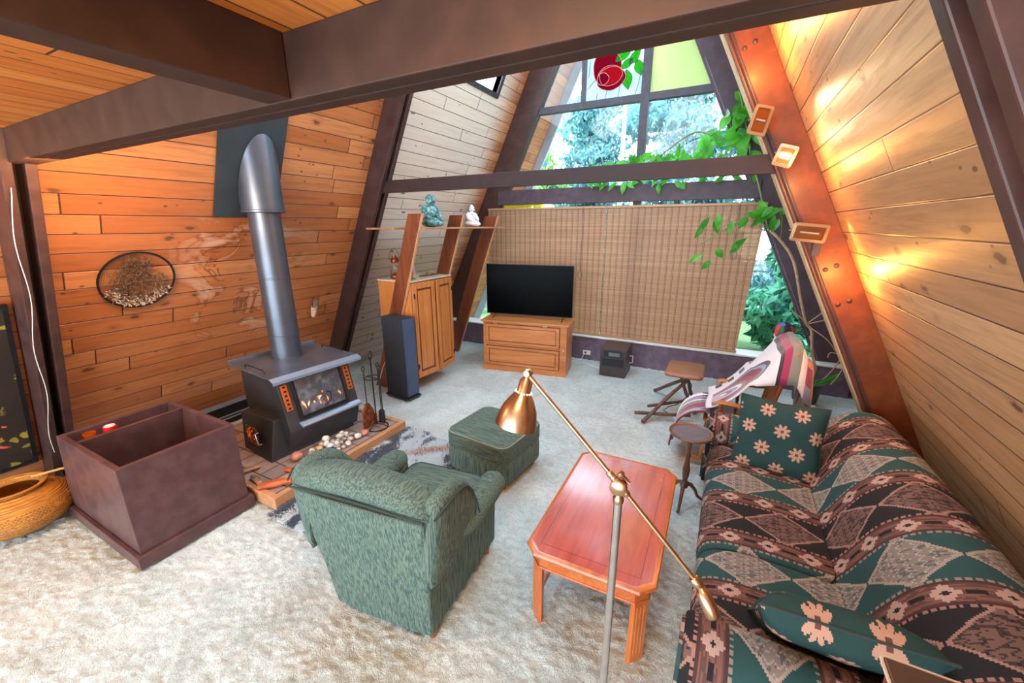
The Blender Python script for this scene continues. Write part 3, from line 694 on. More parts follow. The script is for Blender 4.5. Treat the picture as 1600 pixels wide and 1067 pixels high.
# painting leaning behind the post
b = NB('flower_canvas'); x, y, z = b.coord()
wn = b.noise(b.vec(y, z, 3.0), 7, 3); y = y + wn * 0.16; z = z + b.noise(b.vec(y, z, 8.0), 8, 3) * 0.14
bg = b.mix(b.noise(b.vec(y, z, 0), 3, 3), sr(28, 24, 26), sr(62, 48, 40))
v1 = b.voro(b.vec(y * 13, z * 13, 0)); lf = b.smooth(v1, 0.34, 0.26) * b.smooth(b.noise(b.vec(y, z, 4.0), 5, 2), 0.42, 0.52)
c = b.mix(lf, bg, b.mix(b.noise(b.vec(y, z, 0), 25, 2), sr(90, 92, 30), sr(190, 170, 60)))
v2 = b.voro(b.vec(y * 21 + 5.3, z * 21, 7.0)); fw = b.smooth(v2, 0.36, 0.28) * b.smooth(b.noise(b.vec(y, z, 9.0), 4, 1), 0.5, 0.56) * b.smooth((z - 0.62).abs(), 0.16, 0.10)
c = b.mix(fw, c, b.mix(b.noise(b.vec(y, z, 0), 60, 2), sr(200, 60, 40), sr(245, 130, 95)))
M['canvas'] = b.done(b.bsdf(c, 0.55))
b = MB(); za, zb = 0.25, 1.50
def sl(y0, y1, za, zb, a, c): return [(lx(za) + a, y0, za), (lx(za) + c, y0, za), (lx(za) + c, y1, za), (lx(za) + a, y1, za), (lx(zb) + a, y0, zb), (lx(zb) + c, y0, zb), (lx(zb) + c, y1, zb), (lx(zb) + a, y1, zb)]
b.hexa(sl(-.26, .73, .25, 1.5, .02, .05)); pt = thing('flower_painting', 'dark painting of red flowers and green leaves behind the left post', 'painting', (0, 0, 0))
obj('canvas', b, 'canvas', pt)
b = MB(); b.hexa(sl(-.29, .755, 1.5, 1.53, .01, .06)); b.hexa(sl(-.29, .755, .22, .25, .01, .06)); b.hexa(sl(.73, .755, .25, 1.5, .01, .06)); obj('picture_frame', b, 'black', pt)
# white cord running down the post, wreath, match holder
b = MB(); cpts = [(lx(z, WL + GI + .012) + .004, .80 + .012 * sin(z * 9) - .0 * z, z) for z in np.linspace(2.2, .35, 40)]; b.tube(cpts, 0.0022, 5); tag(obj('light_string', b, 'white', smooth=60), 'thin white cord running down the left post', 'cord')
M['twig'] = plain('dried_twigs', sr(104, 78, 56), 0.9, 0, 0.4, 30); M['twig2'] = plain('dried_moss', sr(180, 160, 140), 0.9, 0, 0.3, 20)
wr = thing('wall_wreath', 'round twig hoop with dried weeds hung on the left plank wall', 'wreath', (lx(1.61) + .01, 1.43, 1.61)); wr.rotation_euler = (0, -R(90) + R(64.5) + R(0), 0)
# local: wall plane = local z (up slope) and y
wr.rotation_euler = (0, R(25.5), 0)
b = MB(); b.tube([(.02, .235 * cos(a), .235 * sin(a)) for a in np.linspace(0, 2 * pi, 41)], 0.008, 6); obj('hoop', b, 'black', wr, smooth=60)
b = MB(); rg = random.Random(3)
for i in range(520):
    cyy, czz, rr_ = rg.choice([(-.03, .10, .10), (-.08, -.01, .10), (.09, -.01, .085), (0.0, .14, .07)])
    a = rg.uniform(0, 6.28); q = rr_ * math.sqrt(rg.random()); y_, z_ = cyy + q * cos(a), czz + q * sin(a)
    a2 = rg.uniform(0, 6.28); l = rg.uniform(.015, .045); x_ = rg.uniform(.01, .06)
    b.tube([(x_, y_, z_), (x_ + rg.uniform(-.01, .015), y_ + l * cos(a2), z_ + l * sin(a2))], 0.0022, 3, False)
for a in np.linspace(.3, 2.9, 9): b.tube([(.02, .03, -.17), (.03, .03 + .1 * cos(a), -.17 + .14 * sin(a)), (.03, .02 + .15 * cos(a), -.12 + .19 * sin(a))], 0.003, 4, False)
obj('dried_weeds', b, 'twig', wr)
b = MB()
for i in range(240):
    a = rg.uniform(R(200), R(340)); q = rg.uniform(.14, .22); y_, z_ = q * cos(a), q * sin(a); a2 = rg.uniform(0, 6.28)
    b.tube([(.012, y_, z_), (.03, y_ + .02 * cos(a2), z_ + .02 * sin(a2))], 0.004, 3, False)
obj('moss', b, 'twig2', wr)
b = MB()
for i in range(26):
    yy = -.22 + i * .009; h_ = math.sqrt(max(0, .232 ** 2 - yy ** 2)); b.tube([(.018, yy, -h_ * .6), (.018, yy, h_)], 0.0012, 3, False)
obj('web_threads', b, 'twig', wr)
mh = thing('match_holder', 'small pale wrapped match holder hanging on the plank wall right of the pipe', 'match holder', (lx(1.02) + .02, 3.05, 0.98)); mh.rotation_euler = (0, R(20), 0)
b = MB(); b.lathe([(.018, 0), (.030, .05), (.034, .12), (.036, .13), (.032, .13), (.028, .03)], 14, (.03, 0, 0)); obj('holder_cup', b, plain('wrapped_cloth', sr(225, 195, 165), .8, 0, .2, 30), mh, smooth=60)
b = MB()
for i in range(5): b.tube([(.03, -.015 + i * .007, .08), (.03 + .006 * i, -.02 + i * .01, .21 + .01 * (i % 3))], 0.004, 5)
obj('match_stick', b, plain('grey_sticks', sr(150, 130, 125), .8), mh)
b = MB(); b.tube([(0.0, 0, .10), (-.005, .0, .22), (0.0, .005, .23)], .004, 5); obj('hook', b, 'black', mh)
# ------------------------------------------------------------------ upholstery materials
def kilim(name, v0=2.04, swap=0.0):
    """woven south-west pattern: u runs across the piece, v along the sofa (metres, from UV)"""
    b = NB(name); u, v, _ = b.coord('UV')
    u = (u / 0.009).floor() * 0.009; vq = (v / 0.006).floor() * 0.006
    p = ((vq - v0) / 0.72 + swap).fract(); half = (p * 2.0).fract(); isteal = p.gt(0.5)
    dist = half.min(1.0 - half) * 0.36           # metres from nearest border centre
    t = (half - 0.5).abs() * 2.0                 # 0 band centre .. 1 border centre
    tb = t / 0.72
    us = u / 0.36 + isteal * 0.5; tu = (us.fract() - 0.5).abs() * 2.0
    d = tu + tb * 0.96
    x, y, z = b.coord('Object')
    zig = ((((u / 0.05 + (vq / 0.03).fract().min(1.0 - (vq / 0.03).fract()) * 1.2)).fract() - 0.5).abs()).lt(0.09)
    rnd = b.noise(b.vec(u * 16.0, vq * 60.0, 0.0), 1.0, 2)
    inner = b.mix(rnd.gt(0.55), b.mix(isteal, sr(128, 98, 90), sr(150, 138, 132)), b.mix(isteal, sr(78, 56, 54), sr(104, 108, 106)))
    inner = b.mix(zig * 0.8, inner, b.mix(isteal, sr(40, 30, 32), sr(196, 184, 172)))
    ground = b.mix(isteal, sr(36, 34, 36), sr(46, 86, 86))
    col = b.mix(d.lt(1.0), ground, b.mix(isteal, sr(178, 136, 124), sr(186, 168, 156)))
    col = b.mix(d.lt(0.90), col, inner)
    # border strip
    inb = dist.lt(0.052); fu = (u / 0.17).fract(); fu2 = (fu + 0.5).fract()
    bc = b.mix(b.noise(b.vec(u * 8.0, vq * 90.0, 1.0), 1.0, 2).gt(0.5), sr(138, 94, 84), sr(106, 72, 66))
    sw = (half.min(1.0 - half)) * 0.36
    star = ((fu - 0.5).abs() * 0.17 + ((dist / 0.011).floor() * 0.0125)).lt(0.044)
    bc = b.mix(star, bc, sr(206, 170, 158))
    star2 = ((fu - 0.5).abs() * 0.17 + dist * 1.6).lt(0.017)
    bc = b.mix(star2, bc, sr(44, 34, 36))
    loz = (fu2 - 0.5).abs().lt(0.17) * dist.lt(0.0075); bc = b.mix(loz, bc, sr(34, 28, 30))
    edge = dist.gt(0.040) * dist.lt(0.052); bc = b.mix(edge, bc, sr(84, 54, 50))
    col = b.mix(inb, col, bc)
    tooth = dist.gt(0.052) * dist.lt(0.062) * ((u / 0.027).fract().gt(0.45)); col = b.mix(tooth, col, b.mix(isteal, sr(176, 128, 116), sr(160, 146, 132)))
    fine = b.noise(b.vec(x, y, z), 420, 1); col = b.mix(fine * 0.25 + 0.22, col, (0.01, 0.01, 0.01))
    return b.done(b.bsdf(col, 0.85, 0.0, b.bump(fine, 0.25, 0.002), Specular_IOR_Level=0.25))
M['kilim'] = kilim('kilim_upholstery')
def green_fabric(name, along=2):
    b = NB(name); co = b.coord(); k = [165.0] * 3; k[along] = 5.0
    s = b.noise(b.vec(co[0] * k[0], co[1] * k[1], co[2] * k[2]), 1.0, 3, 0.7); n2 = b.noise(b.vec(*co), 3, 2)
    c = b.mix(b.smooth(s, 0.38, 0.66), sr(58, 82, 80), sr(120, 136, 118)); c = b.mix(b.smooth(s, 0.60, 0.75) * 0.6, c, sr(58, 66, 60)); c = b.mix(n2 * 0.25, c, sr(50, 74, 80))
    return b.done(b.bsdf(c, 0.8, 0, b.bump(s, 0.5, 0.003), Specular_IOR_Level=0.3))
M['green'] = green_fabric('slub_green_fabric', 2); M['green_y'] = green_fabric('slub_green_fabric_across', 1); M['green_x'] = green_fabric('slub_green_fabric_long', 0)
M['piping'] = plain('dark_piping', sr(44, 58, 56), 0.8)
M['pipingl'] = plain('pale_piping', sr(150, 160, 140), 0.8)
M['foot'] = wood('turned_foot', 2, sr(170, 100, 60), sr(120, 62, 34))

def rrect(hx, hy, r, n=6, cx=0, cy=0):
    pts = []
    for (sx, sy, a0) in ((1, 1, 0), (-1, 1, 90), (-1, -1, 180), (1, -1, 270)):
        for k in range(n + 1):
            a = R(a0 + 90 * k / n); pts.append((cx + sx * (hx - r) + r * cos(a), cy + sy * (hy - r) + r * sin(a)))
    return pts
def cushion(b, hx, hy, z0, z1, r=0.06, e=0.03, crown=0.02, n=6):
    """rounded box: soft edges, slightly crowned top"""
    rings = []; st = []
    for k in range(5): a = R(90 * k / 4); st.append((e * (1 - sin(a)), z0 + e * (1 - cos(a))))
    for k in range(5): a = R(90 * k / 4); st.append((e * (1 - cos(a)), z1 - e * (1 - sin(a))))
    for ins, z in st: rings.append([(x, y, z) for x, y in rrect(hx - ins, hy - ins, max(r - ins * .5, .01), n)])
    for q in (0.75, 0.5, 0.25): rings.append([(x * 1, y * 1, z1 + crown * (1 - q * q)) for x, y in rrect((hx - e) * q, (hy - e) * q, max(r * q * .8, .004), n)])
    b.loft(rings)

# ------------------------------------------------------------------ armchair
ch = thing('armchair', 'green slub fabric wing armchair seen from behind, facing the ottoman', 'armchair', (-1.395, 1.505, 0), R(7))
b = MB(); b.hexa([(-.30, -.37, .05), (.30, -.37, .05), (.335, .32, .05), (-.335, .32, .05), (-.315, -.42, .40), (.315, -.42, .40), (.345, .32, .40), (-.345, .32, .40)])
obj('base', b, 'green', ch, bevel=0.02, smooth=60)
b = MB(); rings = []
BK = [(.04, .295, -.385, -.20), (.30, .312, -.415, -.20), (.60, .345, -.455, -.24), (.80, .358, -.485, -.27)]
for z, hw, y0, y1 in BK: rings.append([(-hw, y0, z), (-hw * .5, y0 - .012, z), (hw * .5, y0 - .012, z), (hw, y0, z), (hw, y1, z), (-hw, y1, z)])
b.loft(rings); obj('back_panel', b, 'green', ch, smooth=50, bevel=0.012)
# rolled top of the back, higher in the middle
b = MB(); rings = []
for k in range(17):
    t = k / 16 * 2 - 1; X = .375 * t; zc = .835 + .045 * (1 - t * t) - .02 * abs(t) ** 4; yc = -.40 - .02 * (1 - t * t); ry = .088 * (1 - .25 * abs(t) ** 5); rz_ = .068 * (1 - .35 * abs(t) ** 5)
    rings.append([(X, yc + ry * cos(a) * (1.0 if cos(a) < 0 else 1.15), zc + rz_ * sin(a)) for a in np.linspace(0, 2 * pi, 19)[:-1]])
b.loft(rings); obj('back_roll', b, 'green_y', ch, smooth=70)
b = MB(); b.tube([(.365 * t, -.492 - .016 * (1 - t * t), .815 + .03 * (1 - t * t)) for t in np.linspace(-1, 1, 17)], 0.006, 6); obj('back_piping', b, 'piping', ch, smooth=60)
b = MB(); b.x = Matrix.Translation((0, -.25, .60)) @ Matrix.Rotation(R(80), 4, 'X'); cushion(b, .27, .20, -.03, .06, .09, .04, .02); obj('back_cushion', b, 'green', ch, smooth=70)
for s_ in (-1, 1):
    # wing: rises from the arm, curls over at its top
    b = MB(); rings = []
    WG = [(-.47, .86, .40), (-.42, .885, .42), (-.34, .895, .425), (-.26, .885, .42), (-.19, .85, .415), (-.13, .78, .41), (-.09, .69, .41), (-.06, .60, .41)]
    for (y, zt, xo) in WG:
        zb = .40; rings.append([(s_ * (xo - .075), y, zb), (s_ * (xo - .055), y, zb), (s_ * (xo - .015), y, (zb + zt) * .5), (s_ * xo, y, zt - .05), (s_ * (xo - .005), y, zt - .015), (s_ * (xo - .03), y, zt + .008), (s_ * (xo - .065), y, zt + .006), (s_ * (xo - .10), y, zt - .02), (s_ * (xo - .11), y, zt - .06), (s_ * (xo - .11), y, (zb + zt) * .5)])
    if s_ < 0: rings = [r[::-1] for r in rings]
    b.loft(rings); wg = obj('wing', b, 'green', ch, smooth=70, subsurf=1)
    b = MB(); b.tube([(s_ * (xo + .003), y, zt - .035) for (y, zt, xo) in WG] , 0.0055, 6); obj('wing_piping', b, 'piping', wg, smooth=60)
    # arm: roll plus side panel
    b = MB(); rings = []
    for (y, q) in ((-.22, .2), (-.12, .8), (-.02, 1.0), (.10, 1.02), (.22, 1.0), (.29, .9), (.32, .6)):
        cx_, cz_ = s_ * .345, .515
        rings.append([(cx_ + .082 * q * cos(a), y, cz_ + .066 * q * sin(a)) for a in np.linspace(0, 2 * pi, 17)[:-1]])
    b.loft(rings); obj('arm_roll', b, 'green_x', ch, smooth=70)
    b = MB(); xi, xo = s_ * .27, s_ * .345
    b.hexa([(min(xi, xo), -.26, .37), (max(xi, xo), -.26, .37), (max(xi, xo), .30, .37), (min(xi, xo), .30, .37), (min(xi, xo), -.26, .50), (max(xi, xo), -.26, .50), (max(xi, xo), .30, .50), (min(xi, xo), .30, .50)])
    obj('arm_panel', b, 'green', ch, bevel=0.02, smooth=60)
b = MB(); b.x = Matrix.Translation((0, .08, 0)); cushion(b, .268, .29, .385, .475, .07, .035, .02); obj('seat_cushion', b, 'green_x', ch, smooth=70)
b = MB(); b.tube([(x, y + .08, .462) for x, y in rrect(.262, .285, .07)] + [(.262, .08 + .215, .462)], 0.005, 6); obj('seat_piping', b, 'piping', ch, smooth=60)
for sx, sy in ((-.26, -.33), (.26, -.33), (-.29, .26), (.29, .26)):
    b = MB(); b.lathe([(.018, -.03), (.024, 0), (.03, .055)], 12, (sx, sy, 0.0)); obj('foot', b, 'foot', ch, smooth=50)

# ------------------------------------------------------------------ ottoman
ot = thing('ottoman', 'square green fabric ottoman on the carpet before the armchair', 'ottoman', (-1.565, 2.665, 0), R(-6))
b = MB(); rings = [[(x, y, z) for x, y in rrect(hx, hx - .015, .07)] for hx, z in ((.295, .045), (.30, .06), (.302, .17), (.298, .235), (.29, .245))]
b.loft(rings); obj('base', b, 'green', ot, smooth=60)
b = MB(); cushion(b, .305, .29, .235, .375, .08, .02, .03); obj('top_cushion', b, 'green_x', ot, smooth=60)
b = MB(); b.tube([(x, y, .372) for x, y in rrect(.298, .283, .08)] + [(.298, .203, .372)], 0.0045, 6); obj('piping', b, 'pipingl', ot, smooth=60)
for sx, sy in ((-.24, -.22), (.24, -.22), (-.24, .22), (.24, .22)):
    b = MB(); b.lathe([(.016, -.03), (.022, 0), (.026, .05)], 12, (sx, sy, 0.0)); obj('foot', b, 'foot', ot, smooth=50)

# ------------------------------------------------------------------ sofa
sf = thing('sofa', 'camelback sofa in teal, black and pink geometric weave along the sloped wall', 'sofa', (0, 0, 0))
def yprof(b, prof, ys, scale=None, cap=True):
    """loft a closed (x, z) profile along y; uv = (arc length, y)"""
    L = [0]; 
    for (a, c) in zip(prof, prof[1:]): L.append(L[-1] + math.hypot(c[0] - a[0], c[1] - a[1]))
    rings = []; uvs = []
    for k, y in enumerate(ys):
        f = scale(y) if scale else (lambda p: p)
        rings.append([(f(p)[0], y, f(p)[1]) for p in prof]); uvs.append([(l, y) for l in L])
    b.loft(rings[::-1], cap, True, uvs[::-1])
def spline(pts, n=4):
    out = []
    for i in range(len(pts) - 1):
        p0 = pts[max(i - 1, 0)]; p1 = pts[i]; p2 = pts[i + 1]; p3 = pts[min(i + 2, len(pts) - 1)]
        for k in range(n):
            t = k / n; out.append(tuple(0.5 * ((2 * b_) + (-a + c) * t + (2 * a - 5 * b_ + 4 * c - d) * t * t + (-a + 3 * b_ - 3 * c + d) * t ** 3) for a, b_, c, d in zip(p0, p1, p2, p3)))
    out.append(pts[-1]); return out
def inset(y, y0, y1, e, cx, cz, amt=0.09):
    q = max(0, 1 - min(y - y0, y1 - y) / e); s_ = 1 - amt * (1 - math.sqrt(max(0, 1 - q * q)))
    return lambda p: (cx + (p[0] - cx) * s_, cz + (p[1] - cz) * s_)
def ysamp(y0, y1, e): return sorted(set([y0, y0 + e * .06, y0 + e * .2, y0 + e * .45, y0 + e] + list(np.linspace(y0 + e, y1 - e, 9)) + [y1 - e * .45, y1 - e * .2, y1 - e * .06, y1]))
b = MB(); b.box((.10, 1.22, .06), (1.06, 3.36, .30)); obj('base_frame', b, plain('dark_base', sr(48, 46, 46), .9), sf, bevel=.01)
for (y0, y1) in ((1.42, 1.95), (1.955, 3.07)):
    pr = spline([(.62, .455), (.40, .468), (.20, .462), (.085, .425), (.05, .35), (.06, .27), (.12, .24)], 4) + [(.62, .24)]
    pr = pr[::-1]; b = MB(); pr = [(x, z) for x, z in pr]
    b2 = MB(); yprof(b2, pr[::-1], ysamp(y0, y1, .05), lambda y, y0=y0, y1=y1: inset(y, y0, y1, .05, .36, .35, .16))
    obj('seat_cushion', b2, 'kilim', sf, smooth=70, uv=True)
pr = spline([(.60, .40), (.655, .50), (.70, .60), (.76, .71), (.85, .79), (.95, .825), (1.05, .80), (1.12, .72), (1.15, .60), (1.15, .45)], 4) + [(1.10, .12), (.72, .12)]
def backscale(y):
    q = 0.94 + 0.07 * sin(pi * min(1, max(0, (y - 1.05) / 2.35)))
    e = max(0, 1 - min(y - 1.14, 3.36 - y) / .09); s_ = 1 - .16 * (1 - math.sqrt(max(0, 1 - e * e)))
    return lambda p: (.98 + (p[0] - .98) * s_ * (1 if p[0] > .7 else 1), .12 + (p[1] - .12) * q * (s_ if p[1] > .4 else 1))
b = MB(); yprof(b, pr, sorted(set([1.14, 1.145, 1.16, 1.19, 1.23] + list(np.linspace(1.26, 3.24, 24)) + [3.27, 3.31, 3.34, 3.355, 3.36])), backscale); obj('backrest', b, 'kilim', sf, smooth=70, uv=True)
M['armside'] = kilim('kilim_arm_side', 0.0, 0.25)
for nm, y0, y1 in (('near', 1.16, 1.43), ('far', 3.08, 3.38)):
    # scroll arm: rounded top profile in (y, z), lofted along x
    yc = (y0 + y1) / 2; hw = (y1 - y0) / 2
    pf = [(-hw * .8, .08), (-hw * .8, .40)] + [(hw * 1.0 * cos(a), .505 + .10 * sin(a)) for a in np.linspace(R(200), R(-20), 15)] + [(hw * .8, .40), (hw * .8, .08)]
    L = [0]
    for a_, c_ in zip(pf, pf[1:]): L.append(L[-1] + math.hypot(c_[0] - a_[0], c_[1] - a_[1]))
    rings = []; uvs = []
    for X, s_ in ((.03, .93), (.034, .97), (.05, 1), (.3, 1), (.6, 1), (.9, 1), (1.0, 1)):
        rings.append([(X, yc + p[0] * s_, .3 + (p[1] - .3) * (s_ if p[1] > .3 else 1)) for p in pf]); uvs.append([(l + .02, X + 2.28) for l in L])
    b = MB(); b.loft(rings[::-1], True, True, uvs[::-1]); ar = obj('arm', b, 'kilim', sf, smooth=60, uv=True)
    b = MB(); pf2 = [(-hw * .62, .09), (-hw * .62, .40)] + [(hw * .78 * cos(a), .51 + .072 * sin(a)) for a in np.linspace(R(195), R(-15), 13)] + [(hw * .62, .40), (hw * .62, .09)]
    n_ = len(pf2); b.loft([[(.032, yc + p[0], p[1]) for p in pf2], [(.018, yc + p[0] * .96, p[1]) for p in pf2]], True, True, [[(p[1], p[0] + 2.04) for p in pf2]] * 2)
    obj('arm_front_panel', b, 'kilim', ar, smooth=40, uv=True)
b = MB(); b.loft([[(x, y, .24) for x, y in ((.055, 1.43), (.055, 3.08), (.10, 3.08), (.10, 1.43))], [(x, y, .07) for x, y in ((.06, 1.43), (.06, 3.08), (.10, 3.08), (.10, 1.43))]], True, True, [[(0, 1.43), (0, 3.08), (.04, 3.08), (.04, 1.43)], [(.17, 1.43), (.17, 3.08), (.21, 3.08), (.21, 1.43)]]); obj('front_rail', b, 'kilim', sf, uv=True)
for (x, y) in ((.13, 1.27), (.13, 3.28), (1.0, 1.27), (1.0, 3.28)):
    b = MB(); b.cbox((x, y, .015), (.05, .05, .09)); obj('foot', b, 'foot', sf)

# throw pillows
b = NB('flower_pillow_cloth'); u, v, _ = b.coord('UV'); x, y, z = b.coord('Object')
rowi = (v / 0.125).floor(); uu = u / 0.19 + (rowi * 0.5).fract(); cu = (uu.fract() - 0.5) * 0.19; cv = ((v / 0.125).fract() - 0.5) * 0.125
cu = (cu / 0.0035).floor() * 0.0035; cv = (cv / 0.0035).floor() * 0.0035
ang = b.math('ARCTAN2', cv, cu); rad = b.math('SQRT', cu * cu + cv * cv)
pet = rad.lt(0.020 + 0.026 * ((ang * 4.0).sin().abs())) * rad.gt(0.010)
c = b.mix(b.noise(b.vec(x, y, z), 5, 2), sr(34, 58, 56), sr(46, 74, 72)); c = b.mix(pet, c, sr(190, 144, 122)); c = b.mix(rad.lt(0.010), c, sr(104, 66, 60))
fine = b.noise(b.vec(x, y, z), 350, 1)
M['flowers'] = b.done(b.bsdf(c, 0.85, 0, b.bump(fine, 0.3, 0.002), Specular_IOR_Level=0.2))
def pillow(name, label, mtx, w=.46, h=.46, th=.15):
    t_ = thing(name, label, 'pillow'); t_.matrix_world = mtx
    b = MB(); n = 18
    for side in (1, -1):
        def f(a, c, side=side):
            X, Y_ = a * 2 - 1, c * 2 - 1; e = max(0, (1 - X ** 4) * (1 - Y_ ** 4)) ** .5
            pin = 1 - .09 * (1 - abs(X * Y_)) * max(abs(X), abs(Y_)) ** 3
            wob = 1 + .08 * mnoise.noise(Vector((X * 2, Y_ * 2, side * 3)))
            return (X * w / 2 * pin, Y_ * h / 2 * pin, side * (th / 2) * e * wob)
        g = MB(); g.grid(f, n, n, lambda a, c: (a * w + .03, c * h + .02))
        if side < 0: g.f = [q[::-1] for q in g.f]
        b.add(g.v, g.f, g.uv)
    obj('cushion', b, 'flowers', t_, smooth=180, uv=True)
    pp_ = []
    for k in range(65):
        s_ = k / 64 * 4; i = int(s_) % 4; q = (s_ - int(s_)) * 2 - 1; X, Y_ = ((q, -1), (1, q), (-q, 1), (-1, -q))[i]; pin = 1 - .09 * (1 - abs(X * Y_)); pp_.append((X * w / 2 * pin, Y_ * h / 2 * pin, 0))
    b = MB(); b.tube(pp_, .005, 5); obj('edge_piping', b, 'piping', t_, smooth=60)
    return t_
def basis(o, ex, ey):
    ex = Vector(ex).normalized(); ey = Vector(ey); ey = (ey - ex * ey.dot(ex)).normalized(); ez = ex.cross(ey)
    return Matrix(((ex.x, ey.x, ez.x, o[0]), (ex.y, ey.y, ez.y, o[1]), (ex.z, ey.z, ez.z, o[2]), (0, 0, 0, 1)))
pillow('throw_pillow', 'dark green flowered throw pillow leaning on the far sofa arm', basis((.44, 2.90, .655), (1, -.10, 0), (-.03, .40, 1)), .49, .49)
pillow('throw_pillow', 'dark green flowered throw pillow slumped against the near sofa arm', basis((.50, 1.50, .60), (1, .02, .04), (.02, -.62, .70)), .50, .42, .16)

# ------------------------------------------------------------------ coffee table
M['cherry'] = wood('cherry_frame', 1, sr(214, 118, 54), sr(168, 78, 30), 0.28, 1.0, 0.5)
M['cherry_v'] = wood('cherry_leg', 2, sr(214, 118, 54), sr(168, 78, 30), 0.3, 1.0, 0.4)
b = NB('cherry_top'); x, y, z = b.coord(); g = b.noise(b.vec(x * 12, y * 1.5, z), 1.6, 4, .6, 1.0)
c = b.mix(b.smooth(g, .3, .7), sr(196, 88, 68), sr(172, 70, 56))
ins = ((x.abs() - .245).abs().lt(.0016) * y.abs().lt(.452)).max((y.abs() - .45).abs().lt(.0016) * x.abs().lt(.246)); c = b.mix(ins * .8, c, sr(60, 24, 16))
M['cherry_top'] = b.done(b.bsdf(c, b.noise(b.vec(x, y, z), 6, 3) * .25 + .10, 0, None, Coat_Weight=1.0, Coat_Roughness=.12))
ct = thing('coffee_table', 'reddish cherry coffee table with clipped corners and inlaid line', 'coffee table', (-.42, 2.02, 0), R(1))
def octo(hx, hy, c): return [(hx, -hy + c), (hx, hy - c), (hx - c, hy), (-hx + c, hy), (-hx, hy - c), (-hx, -hy + c), (-hx + c, -hy), (hx - c, -hy)]
b = MB(); b.prism(octo(.292, .502, .058), 'z', .438, .4495); obj('table_top', b, 'cherry_top', ct)
b = MB(); rings = [[(x, y, z) for x, y in octo(h_, h_ + .21, .062)] for h_, z in ((.300, .418), (.314, .424), (.318, .434), (.314, .444), (.300, .4485), (.2925, .4485), (.2925, .436))]
b.loft(rings); obj('edge_moulding', b, 'cherry', ct, smooth=30)
b = MB(); b.prism(octo(.288, .498, .055), 'z', .345, .42); obj('apron', b, 'cherry', ct, bevel=.003)
b = MB(); b.prism(octo(.293, .503, .056), 'z', .340, .352); obj('apron_bead', b, 'cherry', ct, bevel=.003)
for sx in (-1, 1):
    for sy in (-1, 1):
        b = MB(); x0, y0 = sx * .288, sy * .498
        poly = [(x0 - sx * .05, y0), (x0 - sx * .07, y0), (x0 - sx * .07, y0 - sy * .03), (x0 - sx * .035, y0 - sy * .065), (x0, y0 - sy * .065), (x0, y0 - sy * .05)]
        if sx * sy > 0: poly = poly[::-1]
        b.prism(poly, 'z', -.02, .345)
        for k in range(3):
            q = .01 + k * .013; bx, by = x0 - sx * (.05 - q * 1), y0 - sy * q
            b.box((bx - .002, by - .002, .03), (bx + .002, by + .002, .32))
        obj('leg', b, 'cherry_v', ct)
for sx in (-1, 1):
    b = MB(); b.box((sx * .255 - .009, -.45, .11), (sx * .255 + .009, .45, .14)); obj('stretcher', b, 'cherry', ct, bevel=.003)

# ------------------------------------------------------------------ round pedestal stand
ps = thing('pedestal_stand', 'small round pedestal stand between sofa arm and coffee table', 'stand', (-.075, 2.90, 0))
M['darkwood'] = wood('dark_turned_wood', 2, sr(128, 84, 62), sr(80, 48, 34), .35, 1, .3)
b = MB(); b.lathe([(.001, .545), (.05, .54), (.12, .548), (.14, .556), (.148, .568), (.144, .576), (.134, .572), (.128, .564), (.001, .563)], 40); obj('round_top', b, 'darkwood', ps, smooth=50)
M['slate'] = plain('leather_inset', sr(98, 92, 104), .4, 0, .1, 20)
b = MB(); b.lathe([(.001, .5632), (.126, .5632), (.126, .5655), (.001, .5655)], 40); obj('top_inset', b, 'slate', ps)
b = MB(); b.lathe([(.026, .12), (.032, .14), (.022, .165), (.016, .18), (.024, .22), (.027, .27), (.018, .32), (.015, .36), (.020, .385), (.014, .41), (.018, .47), (.03, .53), (.045, .545)], 20); obj('column', b, 'darkwood', ps, smooth=60)
for k in range(3):
    a = R(-95 + 120 * k); b = MB(); pts = [(.015, .15), (.05, .135), (.085, .09), (.105, .04), (.14, .012), (.165, .004)]
    b.tube([(r_ * cos(a), r_ * sin(a), z) for r_, z in pts], [.016, .015, .012, .011, .010, .012], 8); obj('leg', b, 'darkwood', ps, smooth=70)

# ------------------------------------------------------------------ floor lamp
M['brass'] = plain('brushed_brass', sr(196, 160, 128), .28, 1.0, .1, 30)
M['chrome'] = plain('brushed_nickel', sr(205, 202, 202), .22, 1.0, .06, 30)
fl_ = thing('floor_lamp', 'brushed metal pharmacy floor lamp with a long counterweighted arm', 'floor lamp', (-.195, 1.04, 0))
b = MB(); b.lathe([(.001, -.02), (.12, -.02), (.122, .0), (.11, .012), (.03, .02), (.014, .03), (.001, .03)], 40); obj('lamp_base', b, 'chrome', fl_, smooth=50)
b = MB(); b.lathe([(.0125, .02), (.0125, 1.225)], 20); obj('pole', b, 'chrome', fl_, smooth=50)
jz = 1.275
b = MB(); b.lathe([(.014, 1.215), (.016, 1.22), (.016, 1.232), (.011, 1.24), (.011, 1.25)], 16)
b.x = Matrix.Translation((0, -.012, jz)) @ Matrix.Rotation(R(90), 4, 'X'); b.lathe([(.022, -.012), (.024, -.008), (.024, .010), (.018, .014), (.008, .016), (.001, .017)], 20)
b.x = Matrix.Translation((.02, 0, jz + .02)) @ Matrix.Rotation(R(-50), 4, 'Y'); b.lathe([(.006, -.01), (.006, .015), (.011, .02), (.011, .03)], 12); obj('elbow_joint', b, 'brass', fl_, smooth=50)
dA = Vector((-.285, 0.0, .285)); dB = Vector((.255, .0, -.275))
E1 = Vector((-.295, 0, jz + .29)); E2 = Vector((.232, 0, jz - .240))
b = MB(); b.tube([tuple(E1), (0, 0, jz), tuple(E2)], .0065, 12)
for q in (0.08, 0.92): p = E1.lerp(E2, .5 + (q - .5) * 1.0)
